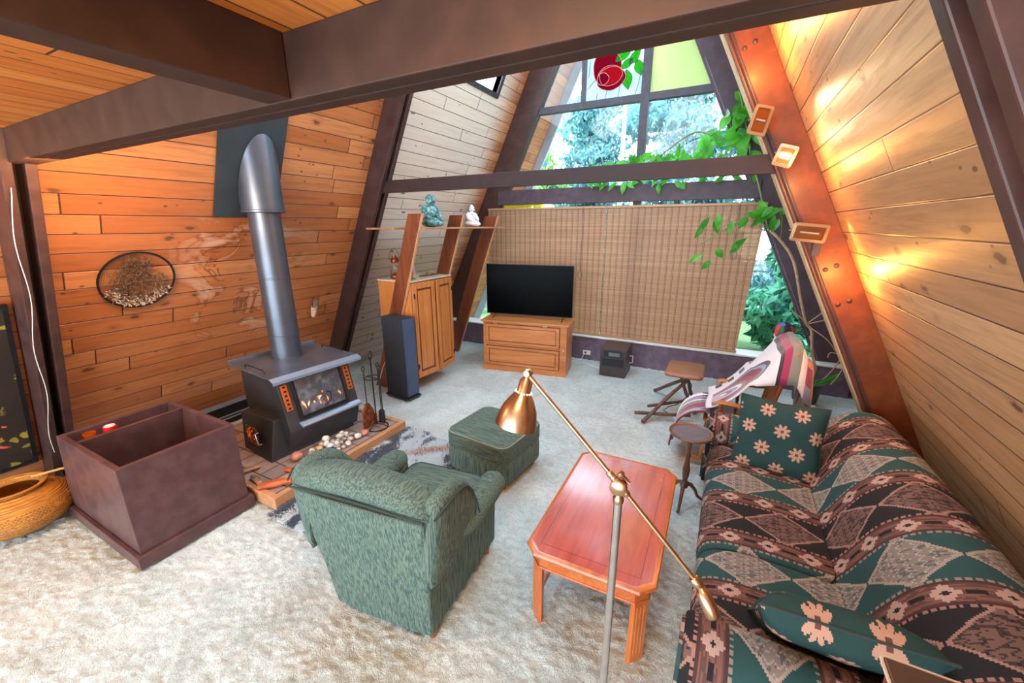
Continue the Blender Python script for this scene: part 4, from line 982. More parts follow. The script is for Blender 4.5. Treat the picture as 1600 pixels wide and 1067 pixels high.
obj('arm', b, 'brass', fl_, smooth=50)
for p, s_ in ((E1.lerp(Vector((0, 0, jz)), .94), 1), (Vector((0, 0, jz)).lerp(E2, .08), 1), (Vector((0, 0, jz)).lerp(E1, .09), 1), (E2, 1.4)):
    b = MB(); d_ = (E2 - E1).normalized(); b.tube([tuple(p - d_ * .012 * s_), tuple(p - d_ * .008 * s_), tuple(p + d_ * .008 * s_), tuple(p + d_ * .012 * s_)], [.008 * s_, .011 * s_, .011 * s_, .008 * s_], 12); obj('arm_collar', b, 'brass', fl_, smooth=50)
cw = MB(); d2 = Vector((.55, -.3, -.8)).normalized(); p0 = E2 + Vector((.008, 0, -.005))
cw.tube([tuple(p0), tuple(p0 + d2 * .012), tuple(p0 + d2 * .018), tuple(p0 + d2 * .08), tuple(p0 + d2 * .086), tuple(p0 + d2 * .088)], [.010, .014, .020, .020, .016, .001], 20)
obj('counterweight', cw, 'brass', fl_, smooth=50)
sh = MB(); ax = Vector((-.16, -.20, -1)).normalized(); q_ = ax.to_track_quat('-Z', 'Y').to_matrix().to_4x4()
sh.x = Matrix.Translation(E1 + Vector((-.004, 0, -.012))) @ q_ @ Matrix.Scale(.9, 4)
sh.lathe([(.012, .02), (.014, 0), (.022, -.01), (.024, -.045), (.030, -.058), (.045, -.08), (.060, -.11), (.070, -.15), (.072, -.172), (.069, -.172), (.066, -.15), (.056, -.11), (.040, -.08), (.02, -.06), (.001, -.055)], 40)
so = obj('lamp_shade', sh, 'brass', fl_, smooth=50)
b = MB(); b.x = sh.x; b.ball((0, 0, -.10), (.026, .026, .032), 14, 9); obj('bulb', b, emis('bulb_glow', (1.0, .72, .42), 4.0), so, smooth=80)
b = MB(); b.x = sh.x
for k in range(16):
    a = 2 * pi * k / 16; b.ball((.0275 * cos(a), .0275 * sin(a), -.050), .0028, 6, 4)
M['pin'] = emis('vent_glow', (1.0, .75, .45), 3.0); obj('vent_glow_dots', b, 'pin', so)  # glowing beads stand in for bulb light through the shade's vents
b = MB(); b.x = Matrix.Translation(E1 + Vector((0, 0, .006))) @ Matrix.Rotation(R(90), 4, 'X'); b.lathe([(.010, -.014), (.013, -.010), (.013, .010), (.010, .014)], 14); obj('shade_joint', b, 'brass', fl_, smooth=50)

# ------------------------------------------------------------------ dark end table at the bottom edge
et = thing('end_table', 'dark glossy end table top with a thin pale rim beside the near sofa arm', 'end table', (.69, .92, 0))
b = MB(); b.box((-.215, -.19, .93), (.215, .19, .95)); obj('table_top', b, plain('dark_gloss', sr(70, 52, 44), .25, 0, .2, 6), et, bevel=.004)
b = MB(); b.tube([(x, y, .945) for x, y in rrect(.219, .194, .012, 3)] + [(.219, .182, .945)], .0045, 6); obj('rim', b, plain('pale_rim', sr(190, 170, 150), .35), et)
for sx in (-1, 1):
    for sy in (-1, 1):
        b = MB(); b.cbox((sx * .19, sy * .165, .46), (.03, .03, .93)); obj('leg', b, 'darkwood', et)
# ------------------------------------------------------------------ bamboo blinds
def blind_mat():
    b = NB('woven_bamboo'); x, y, z = b.coord()
    row = (z / 0.008).floor(); rn = b.white(b.vec(row, 0.0, 1.0)); rn2 = b.white(b.vec(row, (x * 1.7).floor(), 4.0))
    n2 = b.noise(b.vec(x * 1.0, z * 40.0, 0.0), 1.5, 3)
    c = b.mix(rn * 0.6 + rn2 * 0.4, sr(200, 150, 122), sr(230, 190, 162)); c = b.mix(b.smooth(n2, .4, .7) * .4, c, sr(166, 124, 98))
    fx = ((x + 9.0) / 0.085).fract(); th = (fx - 0.5).abs().lt(0.045) .max((fx - 0.32).abs().lt(0.03))
    c = b.mix(th * 0.65, c, sr(84, 64, 56)); g = ((z / 0.008).fract() - 0.5).abs().gt(0.36)
    c = b.mix(g * 0.3, c, sr(120, 90, 72))
    p = b.bsdf(c, 0.6, 0, b.bump((z / 0.008 * 6.2832).sin(), .3, .003)); t = b.n('ShaderNodeBsdfTranslucent'); b.put(t.inputs[0], c); tr = b.n('ShaderNodeBsdfTransparent')
    b.put(tr.inputs[0], sr(250, 235, 205))
    m = b.n('ShaderNodeMixShader'); m.inputs[0].default_value = 0.5; b.t.links.new(p, m.inputs[1]); b.t.links.new(t.outputs[0], m.inputs[2])
    m2 = b.n('ShaderNodeMixShader'); b.put(m2.inputs[0], rn2 * 0.12 + 0.07); b.t.links.new(m.outputs[0], m2.inputs[1]); b.t.links.new(tr.outputs[0], m2.inputs[2])
    return b.done(m2.outputs[0])
M['bamboo'] = blind_mat(); M['bamrail'] = wood('bamboo_rail', 0, sr(200, 150, 105), sr(150, 100, 66), .5)
for nm, x0, x1, cx, xr, lab in (('l', -3.50, -1.585, -1.92, 0, 'woven bamboo roll-up blind behind the television'), ('r', -1.575, .345, .06, -.10, 'woven bamboo roll-up blind covering the window behind the rocking chair')):
    t_ = thing('bamboo_blind', lab, 'blind', (0, 5.875, 0))
    b = MB(); b.hexa([(x0, -.002, .395), (x1 + xr, -.002, .395), (x1 + xr, .002, .395), (x0, .002, .395), (x0, -.002, 2.225), (x1, -.002, 2.225), (x1, .002, 2.225), (x0, .002, 2.225)]); obj('slat_sheet', b, 'bamboo', t_)
    b = MB(); b.box((x0, -.012, 2.222), (x1, .012, 2.252)); obj('head_rail', b, 'bamrail', t_, bevel=.003)
    b = MB(); b.tube([(x0 - .01, -.004, .387), (x1 + xr + .01, -.004, .387)], .014, 10); obj('bottom_rail', b, 'bamrail', t_, smooth=60)
    for k in range(4):
        xx = x0 + .22 + k * (x1 - x0 - .44) / 3
        b = MB(); b.tube([(xx, -.012, 2.30), (xx - .012, -.022, 2.27), (xx, -.026, 2.255), (xx + .012, -.022, 2.27), (xx, -.012, 2.28)], .0035, 5); obj('hanging_hook', b, 'black', t_, smooth=60)
    b = MB(); zc = 1.25 if nm == 'l' else 1.6
    b.tube([(cx, -.02, 2.24), (cx + .01, -.02, 1.9), (cx - .01, -.02, zc + .2), (cx, -.02, zc + .09)], .005, 6)
    b.tube([(cx + .035 * sin(a), -.02, zc + .03 - .06 * cos(a)) for a in np.linspace(0, 2 * pi, 13)], .004, 5); obj('pull_cord', b, plain('grey_cord', sr(128, 112, 108), .8), t_, smooth=60)
yp = pane('tinted_pane', [(-3.25, 2.258), (-2.56, 2.258), (-2.56, 2.30), (-3.25, 2.30)], 'ylw' if 'ylw' in M else stained('yellow_strip', sr(250, 235, 90), .5), y=5.93); yp['label'] = 'narrow yellow glass strip above the blind'

# stained glass rose panel in the window
sg = thing('stained_glass_rose', 'stained glass panel with a red rose and green leaves in the gable window', 'stained glass', (0, 5.995, 0))
b = MB(); b.box((-2.0, -.003, 3.612), (-1.245, .003, 4.55)); obj('milky_glass', b, stained('milky_glass', sr(225, 236, 245), .45), sg)
def blob(c, rx_, rz_, n=20, sd=0, am=.1, ph=0): return [(c[0] + rx_ * (1 + am * sin(3 * a + sd)) * cos(a + ph), c[1] + rz_ * (1 + am * sin(2 * a + sd * 2)) * sin(a)) for a in np.linspace(0, 2 * pi, n + 1)[:-1]]
M['rose1'] = stained('crimson_glass', sr(165, 16, 44), .35); M['rose2'] = stained('scarlet_glass', sr(232, 26, 44), .35); M['leafg'] = stained('leaf_glass', sr(60, 205, 40), .4); M['lead'] = plain('lead_came', sr(60, 58, 60), .5, .3); M['leadl'] = plain('bright_came', sr(190, 110, 110), .5, .3)
for nm, c_, rx_, rz_, m, dy, sd in (('petal', (-1.72, 3.98), .185, .20, 'rose1', -.006, 1), ('petal', (-1.66, 3.85), .19, .14, 'rose1', -.010, 2), ('petal', (-1.66, 3.87), .15, .115, 'rose2', -.014, .5), ('petal', (-1.76, 3.85), .08, .07, 'rose1', -.018, 2)):
    poly = blob(c_, rx_, rz_, 24, sd, .06); b = MB(); b.prism(poly, 'y', dy - .004, dy); pt_ = obj(nm, b, m, sg)
    b = MB(); b.tube([(x, dy - .005, z) for x, z in poly + poly[:1]], .004, 5); obj('came', b, 'leadl', pt_)
def leafpoly(c, a, L_, w_):
    pts = []
    for k in range(17):
        t = k / 16 * 2; s_ = 1 if t <= 1 else -1; q = t if t <= 1 else 2 - t; pts.append((q * L_ - L_ / 2, s_ * w_ * sin(pi * q) * (1 - .3 * q)))
    return [(c[0] + x * cos(a) - z * sin(a), c[1] + x * sin(a) + z * cos(a)) for x, z in pts[:-1]]
for (c_, a, L_, w_) in (((-1.44, 3.80), -1.4, .24, .075), ((-1.30, 3.92), -1.2, .20, .065), ((-1.46, 3.98), -2.6, .20, .055), ((-1.36, 4.05), .9, .22, .06), ((-1.50, 4.10), .6, .26, .07), ((-1.52, 4.22), .9, .20, .06)):
    poly = leafpoly(c_, a, L_, w_); b = MB(); b.prism(poly, 'y', -.012, -.008); lf_ = obj('glass_leaf', b, 'leafg', sg)
    b = MB(); b.tube([(x, -.013, z) for x, z in poly + poly[:1]], .0035, 5); b.tube([(c_[0] - L_ * .5 * cos(a), -.013, c_[1] - L_ * .5 * sin(a)), (c_[0] + L_ * .5 * cos(a), -.013, c_[1] + L_ * .5 * sin(a))], .0025, 5); obj('came', b, 'lead', lf_)
for pts in ([(-1.98, 3.75), (-1.90, 3.83), (-1.84, 3.88)], [(-1.94, 4.2), (-1.95, 4.0), (-1.96, 3.90)], [(-1.72, 3.62), (-1.70, 3.72)], [(-1.84, 3.62), (-1.83, 3.70)], [(-1.55, 3.62), (-1.53, 3.75), (-1.50, 3.9)], [(-1.33, 3.62), (-1.29, 3.75), (-1.28, 3.84)], [(-1.36, 4.3), (-1.34, 4.12), (-1.36, 3.96)]):
    b = MB(); b.tube([(x, -.006, z) for x, z in pts], .0035, 5); obj('lead_line', b, 'lead', sg)

# ------------------------------------------------------------------ television and its cabinet
tv = thing('television_cabinet', 'low honey wood cabinet with two wide panelled fronts under the television', 'cabinet', (-2.40, 5.08, 0), R(9.4))
b = MB(); b.box((-.60, -.225, -.02), (.60, .225, .695)); obj('cabinet_body', b, 'oak_x', tv, bevel=.004)
b = MB(); b.box((-.63, -.25, .695), (.63, .245, .72)); obj('cabinet_top', b, 'oak_x', tv, bevel=.004)
b = MB(); b.box((-.61, -.24, -.02), (.61, -.225, .06)); obj('plinth', b, 'oak_x', tv, bevel=.003)
for z0, z1 in ((.385, .665), (.075, .345)):
    b = MB(); b.box((-.555, -.236, z0), (.50, -.225, z1)); dr_ = obj('drawer_front', b, 'oak_x', tv, bevel=.003)
    b = MB(); b.box((-.565, -.2275, z0 - .01), (.51, -.2245, z1 + .01)); b.box((-.52, -.2375, z0 + .030), (.465, -.2355, z1 - .030)); obj('shadow_gap', b, 'gapw', dr_)
    b = MB(); b.box((-.505, -.240, z0 + .045), (.45, -.236, z1 - .045)); obj('raised_panel', b, 'oak_x', dr_, bevel=.002)
    b = MB()
    for lo, hi in (((-.555, -.246, z0), (-.515, -.236, z1)), ((.46, -.246, z0), (.50, -.236, z1)), ((-.515, -.246, z0), (.46, -.236, z0 + .035)), ((-.515, -.246, z1 - .035), (.46, -.236, z1))): b.box(lo, hi)
    obj('drawer_frame', b, 'oak_x', dr_, bevel=.002)
b = MB(); b.x = Matrix.Translation((.56, -.232, .36)) @ Matrix.Rotation(R(90), 4, 'X'); b.lathe([(.012, 0), (.014, .012), (.001, .016)], 12); obj('lock', b, 'brass', tv, smooth=50)
for x in (-.42, .30):
    b = MB(); b.box((x - .03, -.232, .668), (x + .03, -.225, .69)); obj('hinge', b, 'brass', tv)
te = thing('television', 'flat black television standing on the honey wood cabinet', 'television', (-2.40, 5.09, .721), R(9.4))
b = MB(); b.box((-.625, -.02, .045), (.625, .02, .755)); obj('panel', b, 'blackplastic', te, bevel=.004)
b = MB(); b.box((-.618, -.0225, .056), (.618, -.0203, .749)); obj('screen', b, 'screen', te)
for x in (-.50, .50):
    b = MB(); b.tube([(x, -.13, .008), (x * .98, 0, .05), (x, .13, .008)], .007, 6); obj('stand_foot', b, 'blackplastic', te, smooth=60)
tag(obj('black_cable', (lambda b: (b.tube([(-3.08, 5.2, 1.25), (-3.12, 5.35, 1.1), (-3.2, 5.55, .9), (-3.16, 5.6, .78), (-3.12, 5.5, .5), (-3.1, 5.45, .02)], .004, 5), b)[1])(MB()), 'black', smooth=60), 'thin black cord hanging left of the television', 'cord')

# space heater with its plug
sh_ = thing('space_heater', 'dark cabinet space heater on the carpet right of the television', 'heater', (-1.215, 5.46, 0), R(2))
b = MB(); b.box((-.175, -.21, -.01), (.175, .21, .39)); obj('case', b, plain('dark_walnut_case', sr(66, 54, 54), .35, 0, .15), sh_, bevel=.006)
b = MB(); b.box((-.125, -.216, .27), (.125, -.21, .355)); obj('control_panel', b, 'blackplastic', sh_)
b = MB(); b.box((-.06, -.219, .285), (.09, -.216, .335)); obj('display', b, plain('grey_display', sr(96, 110, 112), .3), sh_)
b = MB(); b.box((-.145, -.216, .14), (.145, -.21, .25)); obj('outlet_grille', b, 'blackplastic', sh_)
b = MB(); b.tube([(.17, .10, .22), (.215, .10, .23), (.215, .10, .13), (.17, .10, .12)], .007, 6); obj('side_handle', b, 'white', sh_, smooth=60)
wo = thing('wall_outlet', 'white wall outlet low on the mauve board beside the heater', 'outlet', (-1.75, 5.828, .10))
b = MB(); b.box((-.06, -.006, -.035), (.06, 0, .035)); obj('cover_plate', b, 'white', wo, bevel=.002)
b = MB(); b.box((-.03, -.03, -.012), (-.005, -.006, .012)); obj('plug', b, 'blackplastic', wo)
tag(obj('heater_cord', (lambda b: (b.tube([(-1.77, 5.80, .10), (-1.80, 5.72, .01), (-1.92, 5.60, .008), (-1.80, 5.52, .008), (-1.66, 5.60, .01), (-1.55, 5.50, .01), (-1.43, 5.45, .012), (-1.36, 5.50, .03)], .005, 6), b)[1])(MB()), 'white', smooth=60), 'pale power cord looping from the outlet to the space heater', 'cord')

# tower speaker
sk = thing('tower_speaker', 'tall dark tower speaker standing before the leaning boards', 'speaker', (-3.31, 3.445, 0), R(-6))
b = MB(); b.box((-.175, -.09, .03), (.175, .09, .985)); obj('cabinet', b, 'spk', sk, bevel=.004)
b = MB(); b.box((.175, -.085, .05), (.192, .085, .975)); obj('front_grille', b, 'spk2', sk, bevel=.003)
b = MB(); b.box((-.19, -.105, .005), (.20, .105, .03)); obj('plinth', b, 'blackplastic', sk, bevel=.003)
for sx, sy in ((-.17, -.09), (.18, -.09), (-.17, .09), (.18, .09)):
    b = MB(); b.lathe([(.008, -.03), (.012, .006)], 8, (sx, sy, 0)); obj('spike_foot', b, 'alu', sk)
tag(obj('speaker_cord', (lambda b: (b.tube([(-3.52, 3.62, .95), (-3.56, 3.62, .6), (-3.66, 3.5, .3), (-3.70, 3.40, .02), (-3.62, 3.2, .01), (-3.78, 3.12, .012), (-3.66, 3.0, .01), (-3.5, 3.06, .01)], .005, 6), b)[1])(MB()), 'white', smooth=60), 'pale cord coiled on the carpet left of the tower speaker', 'cord')

# leaning shelf unit: three raked boards and a shelf
ls = thing('leaning_shelf', 'shelf unit of three raked reddish boards against the plank wall', 'shelf', (0, 0, 0))
for (yb, c0, w_) in ((3.555, -3.69, .19), (4.39, -3.73, .20), (5.25, -3.76, .21)):
    b = MB(); s_ = .35 if yb < 5 else .368
    b.prism([(c0 - w_, -.02), (c0, -.02), (c0 + s_ * 2.12, 2.12), (c0 + s_ * 2.12 - w_, 2.12)], 'y', yb, yb + .038); up = obj('upright', b, 'mahog', ls, bevel=.002)
    b = MB(); b.prism([(c0, -.02), (c0 + .006, -.02), (c0 + s_ * 2.12 + .006, 2.12), (c0 + s_ * 2.12, 2.12)], 'y', yb + .002, yb + .036); obj('front_edge', b, 'mahog_edge', up)
b = MB(); b.box((-3.62, 3.40, 1.955), (-3.20, 5.45, 1.975)); b.box((-3.20, 3.60, 1.955), (-2.95, 5.45, 1.975)); obj('shelf_board', b, 'shelfw', ls, bevel=.002)
# wall cabinet held between the boards
wc = thing('wall_cabinet', 'honey wood two-door cabinet hung above the carpet behind the speaker', 'cabinet', (0, 0, 0))
b = MB(); b.box((-3.72, 3.60, .17), (-3.22, 4.375, 1.36)); obj('cabinet_body', b, 'oak_v', wc, bevel=.003)
b = MB(); b.box((-3.73, 3.596, 1.36), (-3.20, 4.38, 1.375)); obj('cabinet_top', b, plain('pale_top', sr(205, 190, 170), .5), wc)
for y0, y1, sg_ in ((3.615, 3.975, -1), (3.995, 4.365, 1)):
    L_ = y1 - y0; b = MB(); hx = -3.215
    b.x = Matrix.Translation((hx, y0 if sg_ < 0 else y1, 0)) @ Matrix.Rotation(R(-5 if sg_ < 0 else 7), 4, 'Z'); a0, a1 = (0, L_) if sg_ < 0 else (-L_, 0)
    b.box((0, a0, .18), (.018, a1, 1.35)); d_ = obj('door', b, 'oak_v', wc, bevel=.002)
    f = MB(); f.x = b.x
    for lo, hi in (((.018, a0, .18), (.028, a0 + .055, 1.35)), ((.018, a1 - .055, .18), (.028, a1, 1.35)), ((.018, a0 + .055, .18), (.028, a1 - .055, .25)), ((.018, a0 + .055, 1.28), (.028, a1 - .055, 1.35))): f.box(lo, hi)
    obj('door_frame', f, 'oak_v', d_, bevel=.002)
    f = MB(); f.x = b.x; f.cbox((.022, a0 + (a1 - a0) / 2, .765), (.008, (a1 - a0) - .15, .98)); obj('raised_panel', f, 'oak_v', d_, bevel=.004)
    f = MB(); f.x = b.x; f.cbox((.0175, a0 + (a1 - a0) / 2, .765), (.003, (a1 - a0) - .108, 1.035)); obj('shadow_gap', f, 'gapw', d_)
    for z in (1.2, .33):
        f = MB(); f.x = b.x; f.cbox((.030, (a0 + .012) if sg_ < 0 else (a1 - .012), z), (.006, .02, .06)); obj('hinge', f, 'black', d_)

# statues on the shelf
def statue(name, label, loc, h, mat, laughing, rz):
    t_ = thing(name, label, 'statue', loc, rz); b = MB(); k = h / .30
    def bl(c, r, fn=None): b.ball([q * k for q in c], [q * k for q in r], 16, 12, fn)
    bl((0, .0, .05), (.085, .105, .05)); bl((.02, .055, .045), (.07, .05, .035)); bl((.02, -.055, .045), (.07, .05, .035)); bl((.07, 0, .035), (.05, .09, .03))
    bl((-.01, 0, .13), (.06 if not laughing else .075, .07, .075)); bl((-.01, .062, .165), (.03, .028, .035)); bl((-.01, -.062, .165), (.03, .028, .035))
    for s_ in (-1, 1): b.tube([(-.01 * k, s_ * .075 * k, .165 * k), (.02 * k, s_ * .09 * k, .11 * k), (.065 * k, s_ * .05 * k, .075 * k)], [.026 * k, .024 * k, .016 * k], 10)
    obj('body', b, mat, t_, smooth=180); b = MB()
    bl((0, 0, .20), (.025, .025, .03)); bl((.005, 0, .245), (.048 if laughing else .036, .046 if laughing else .034, .055 if laughing else .046))
    bl((.045 if laughing else .036, 0, .24), (.01, .009, .012)); 
    for s_ in (-1, 1): bl((.0, s_ * (.047 if laughing else .035), .235), (.008, .007, .022)); bl((.038 if laughing else .029, s_ * .017, .252), (.008, .009, .005)); bl((.035 if laughing else .027, s_ * .02, .228), (.014, .014, .012))
    bl((.042 if laughing else .033, 0, .222), (.007, .014, .004))
    if not laughing: bl((-.005, 0, .288), (.016, .016, .014))
    hd = obj('head', b, mat, t_, smooth=180)
    b = MB()
    for q in range(5): b.tube([(.035 * k, -.05 * k + q * .01 * k, (.19 - q * .012) * k), (.065 * k, (.0 + q * .012) * k, (.13 - q * .012) * k), (.085 * k, (.05 + q * .008) * k, (.07 - q * .006) * k)], .004 * k, 5)
    obj('robe_fold', b, mat, t_, smooth=60); return t_
b = NB('verdigris'); x, y, z = b.coord(); n1 = b.noise(b.vec(x, y, z), 26, 4, .65); c = b.ramp(n1, [(.35, sr(52, 74, 74)), (.5, sr(92, 140, 140)), (.66, sr(170, 205, 200))]); M['verd'] = b.done(b.bsdf(c, .55, .1, b.bump(n1, .5, .006)))
M['stonew'] = plain('white_stone', sr(226, 224, 226), .6, 0, .08, 30, .2)
statue('laughing_statue', 'green patinated laughing monk statue seated on the shelf', (-3.12, 3.93, 1.976), .37, 'verd', True, R(-12))
statue('white_statue', 'white seated meditating statue at the far end of the shelf', (-3.12, 4.80, 1.976), .285, 'stonew', False, R(-12))

# on top of the wall cabinet
M['rust'] = plain('rusty_copper', sr(150, 84, 60), .45, .7, .3, 20)
ln = thing('oil_lantern', 'rusty brown oil lantern standing on the wall cabinet behind the first board', 'lantern', (-3.56, 3.74, 1.376)); ln.scale = (1.15, 1.15, 1.15)
b = MB(); b.lathe([(.045, 0), (.055, .01), (.055, .035), (.03, .05), (.02, .055)], 20); obj('fuel_tank', b, 'rust', ln, smooth=50)
b = MB(); b.lathe([(.028, .058), (.038, .10), (.036, .14), (.026, .165), (.025, .165), (.034, .14), (.036, .10), (.026, .058)], 20); obj('glass_globe', b, 'glass', ln, smooth=60)
b = MB(); b.lathe([(.03, .165), (.035, .17), (.035, .20), (.02, .215), (.022, .225), (.02, .24), (.001, .245)], 20); obj('chimney_cap', b, 'rust', ln, smooth=50)
for s_ in (-1, 1):
    b = MB(); b.tube([(0, s_ * .03, .02), (0, s_ * .062, .05), (0, s_ * .066, .14), (0, s_ * .058, .20), (0, s_ * .03, .215)], .006, 8); obj('side_tube', b, 'rust', ln, smooth=60)
b = MB(); b.tube([(0, .075 * cos(a), .20 + .11 * sin(a)) for a in np.linspace(0, pi, 17)], .0022, 5); obj('carry_wire', b, 'black', ln, smooth=60)
bt_ = thing('glass_bottle', 'small colourful striped bottle with a white cap on the wall cabinet', 'bottle', (-3.30, 3.77, 1.376))
b = NB('rainbow'); x, y, z = b.coord(); M['rainbow'] = b.done(b.bsdf(b.ramp(z / .17, [(0, sr(110, 90, 150)), (.2, sr(150, 205, 120)), (.45, sr(230, 130, 130)), (.7, sr(120, 170, 215)), (.9, sr(235, 235, 230))]), .3))
b = MB(); b.lathe([(.001, 0), (.024, 0), (.026, .01), (.024, .10), (.010, .13), (.009, .15)], 18); obj('bottle_body', b, 'rainbow', bt_, smooth=50)
b = MB(); b.lathe([(.011, .15), (.011, .175), (.001, .178)], 14); obj('cap', b, 'white', bt_, smooth=50)
dr2 = thing('carved_stick', 'short brown carved stick lying on top of the wall cabinet', 'stick', (-3.34, 4.10, 1.392), R(75))
b = MB(); b.tube([(-.14, 0, 0), (-.06, .0, .004), (.0, .0, .008), (.08, 0, .006), (.15, 0, 0)], [.010, .013, .018, .012, .010], 10); obj('shaft', b, 'darkwood', dr2, smooth=60)
b = MB(); b.ball((.0, .0, .022), (.035, .028, .018), 12, 8, lambda d: 1 + .25 * mnoise.noise(d * 3)); obj('shell_ornament', b, 'bark', dr2, smooth=80)

# ------------------------------------------------------------------ twig stool
sl_ = thing('twig_stool', 'small wooden stool with crossed branch legs near the rocking chair', 'stool', (-.26, 4.66, 0))
b = MB(); rings = [[(x, y, z) for x, y in rrect(h_, h_ + .05, .05, 4)] for h_, z in ((.175, .415), (.19, .42), (.195, .435), (.192, .455), (.18, .463))]; b.loft(rings); obj('seat', b, wood('stool_seat', 0, sr(176, 120, 90), sr(128, 80, 58), .35, 1, .3), sl_, smooth=50)
M['branch'] = plain('dark_branch', sr(96, 72, 62), .6, 0, .35, 14, .4)
for (p0, p1, r_) in (((.12, .08, .42), (-.32, -.60, .0), .02), ((-.10, .12, .42), (.16, -.14, .0), .018), ((.10, -.10, .42), (-.34, .34, .0), .02), ((.02, -.12, .42), (.14, .16, .0), .018), ((-.42, -.52, .05), (.12, -.34, .06), .018), ((-.30, -.44, .12), (.05, -.06, .10), .016)):
    p0, p1 = Vector(p0), Vector(p1); pts = [tuple(p0.lerp(p1, t) + Vector((.012 * sin(5 * t + r_ * 90), .012 * cos(4 * t), 0)) * (t * (1 - t) * 4)) for t in np.linspace(0, 1, 8)]
    b = MB(); b.tube(pts, [r_ * (1 + .12 * sin(i * 2.1)) for i in range(8)], 9); obj('branch_leg', b, 'branch', sl_, smooth=70)
b = MB(); b.tube([(.03, -.12, .41), (.09, -.16, .33), (.07, -.2, .22), (-.03, -.26, .12), (-.1, -.3, .10), (-.15, -.34, .06), (-.05, -.36, .02)], .005, 6); o = obj('hanging_cord', b, 'black', smooth=60, loc=(-.26, 4.66, 0)); tag(o, 'black cord dangling from the twig stool', 'cord')

# ------------------------------------------------------------------ rocking chair and its blankets
M['maple'] = wood('maple_chair', 0, sr(196, 124, 66), sr(150, 84, 38), .3, 1, .3); M['maple_v'] = wood('maple_post', 2, sr(196, 124, 66), sr(150, 84, 38), .3, 1, .3)
rk = thing('rocking_chair', 'maple rocking chair draped with striped blankets behind the sofa', 'rocking chair', (.20, 3.72, 0))
for s_ in (-1, 1):
    y = s_ * .225
    b = MB(); pts = [(-.30 + .95 * t, y, .022 + .22 * (t - .42) ** 2) for t in np.linspace(0, 1, 14)]
    rings = [[(p[0], p[1] - .014, p[2] - .016), (p[0], p[1] + .014, p[2] - .016), (p[0], p[1] + .014, p[2] + .016), (p[0], p[1] - .014, p[2] + .016)] for p in pts]; b.loft(rings); obj('rocker', b, 'maple', rk, bevel=.003)
    for (x0, x1) in ((-.15, -.20), (.20, .26)):
        b = MB(); b.tube([(x0, y * .92, .40), (x0 * .6 + x1 * .4, y * .95, .26), (x1, y, .045)], [.017, .021, .014], 10); obj('leg', b, 'maple_v', rk, smooth=60)
    # arm with a scrolled front
    ya = s_ * .275; b = MB(); pts = [(-.15, .565, .028), (-.155, .595, .034), (-.13, .615, .038), (-.06, .620, .036), (.06, .605, .032), (.18, .60, .028), (.30, .62, .022)]
    rings = [[(p[0], ya - p[2], p[1] - .013), (p[0], ya + p[2], p[1] - .013), (p[0], ya + p[2] * .9, p[1] + .013), (p[0], ya - p[2] * .9, p[1] + .013)] for p in pts]; b.loft(rings); obj('arm', b, 'maple', rk, smooth=40, subsurf=1)
    for (x, zt) in ((-.10, .605), (.04, .60)):
        b = MB(); b.tube([(x, y * 1.08, .42), (x, ya * .97, .50), (x, ya, zt)], [.013, .016, .012], 10); obj('arm_post', b, 'maple_v', rk, smooth=60)
    b = MB(); b.tube([(.22, y * .95, .42), (.255, y, .66), (.305, y * 1.02, .92), (.335, y * 1.02, 1.06)], [.017, .018, .016, .014], 10); obj('back_post', b, 'maple_v', rk, smooth=60)
b = MB(); cushion(b, .235, .255, .40, .435, .06, .012, -.008); b2 = MB(); b2.x = Matrix.Translation((.02, 0, 0)); b2.add(b.v, b.f); obj('seat', b2, 'maple', rk, smooth=60)
for k in range(5):
    y = -.15 + k * .075; b = MB(); b.tube([(.225, y, .43), (.265, y, .68), (.315, y, .97)], [.009, .012, .009], 8); obj('spindle', b, 'maple_v', rk, smooth=60)
b = MB(); rings = [[(.30 + .02 * cos(y * 6), y, .95), (.32 + .02 * cos(y * 6), y, .945), (.36 + .02 * cos(y * 6), y, 1.08 + .01 * cos(y * 7)), (.34 + .02 * cos(y * 6), y, 1.085 + .01 * cos(y * 7))] for y in np.linspace(-.245, .245, 11)]; b.loft(rings); obj('crest_rail', b, 'maple', rk, bevel=.005)
for x in (-.17, .22):
    b = MB(); b.tube([(x, -.215, .20), (x, .215, .20)], .011, 8); obj('stretcher', b, 'maple', rk, smooth=60)
# serape blanket over the back (uv: u across, v along the drape)
PAL = dict(w=sr(226, 220, 226), m=sr(150, 34, 84), g=sr(120, 124, 118), k=sr(34, 32, 44), o=sr(226, 130, 74), bl=sr(132, 144, 186), t=sr(196, 150, 112), r=sr(110, 36, 40), db=sr(56, 66, 110))
b = NB('serape'); u, v, _ = b.coord('UV'); P = PAL
top = b.ramp(v, [(0, P['w']), (.44, P['k']), (.465, P['m']), (.505, P['g']), (.55, P['w']), (.605, P['m']), (.655, P['w']), (.67, P['k']), (.70, P['t']), (.76, P['r']), (.81, P['g']), (.845, P['k']), (.88, P['t']), (.96, P['t'])], 'CONSTANT')
rr_ = b.math('SQRT', (u - .30) * (u - .30) * 3.2 + (v - .05) * (v - .05) * 2.1)
arch = b.ramp(rr_, [(0, P['bl']), (.05, P['w']), (.09, P['m']), (.13, P['bl']), (.18, P['w']), (.22, P['g']), (.26, P['m']), (.31, P['r']), (.40, P['bl']), (.44, P['k']), (.48, P['w']), (1, P['w'])], 'CONSTANT')
c = b.mix(v.lt(.435) * rr_.lt(.485) * v.gt(.03), top, arch)
dash = u.gt(.84) * u.lt(.94) * ((v / .075).fract().gt(.5)) * v.lt(.40); c = b.mix(dash, c, b.mix(v.gt(.2), P['k'], P['db']))
side = u.lt(.22) * v.gt(.60) * v.lt(.70); c = b.mix(side, c, b.ramp((u * 4.6), [(0, P['bl']), (.3, P['m']), (.7, P['o'])], 'CONSTANT'))
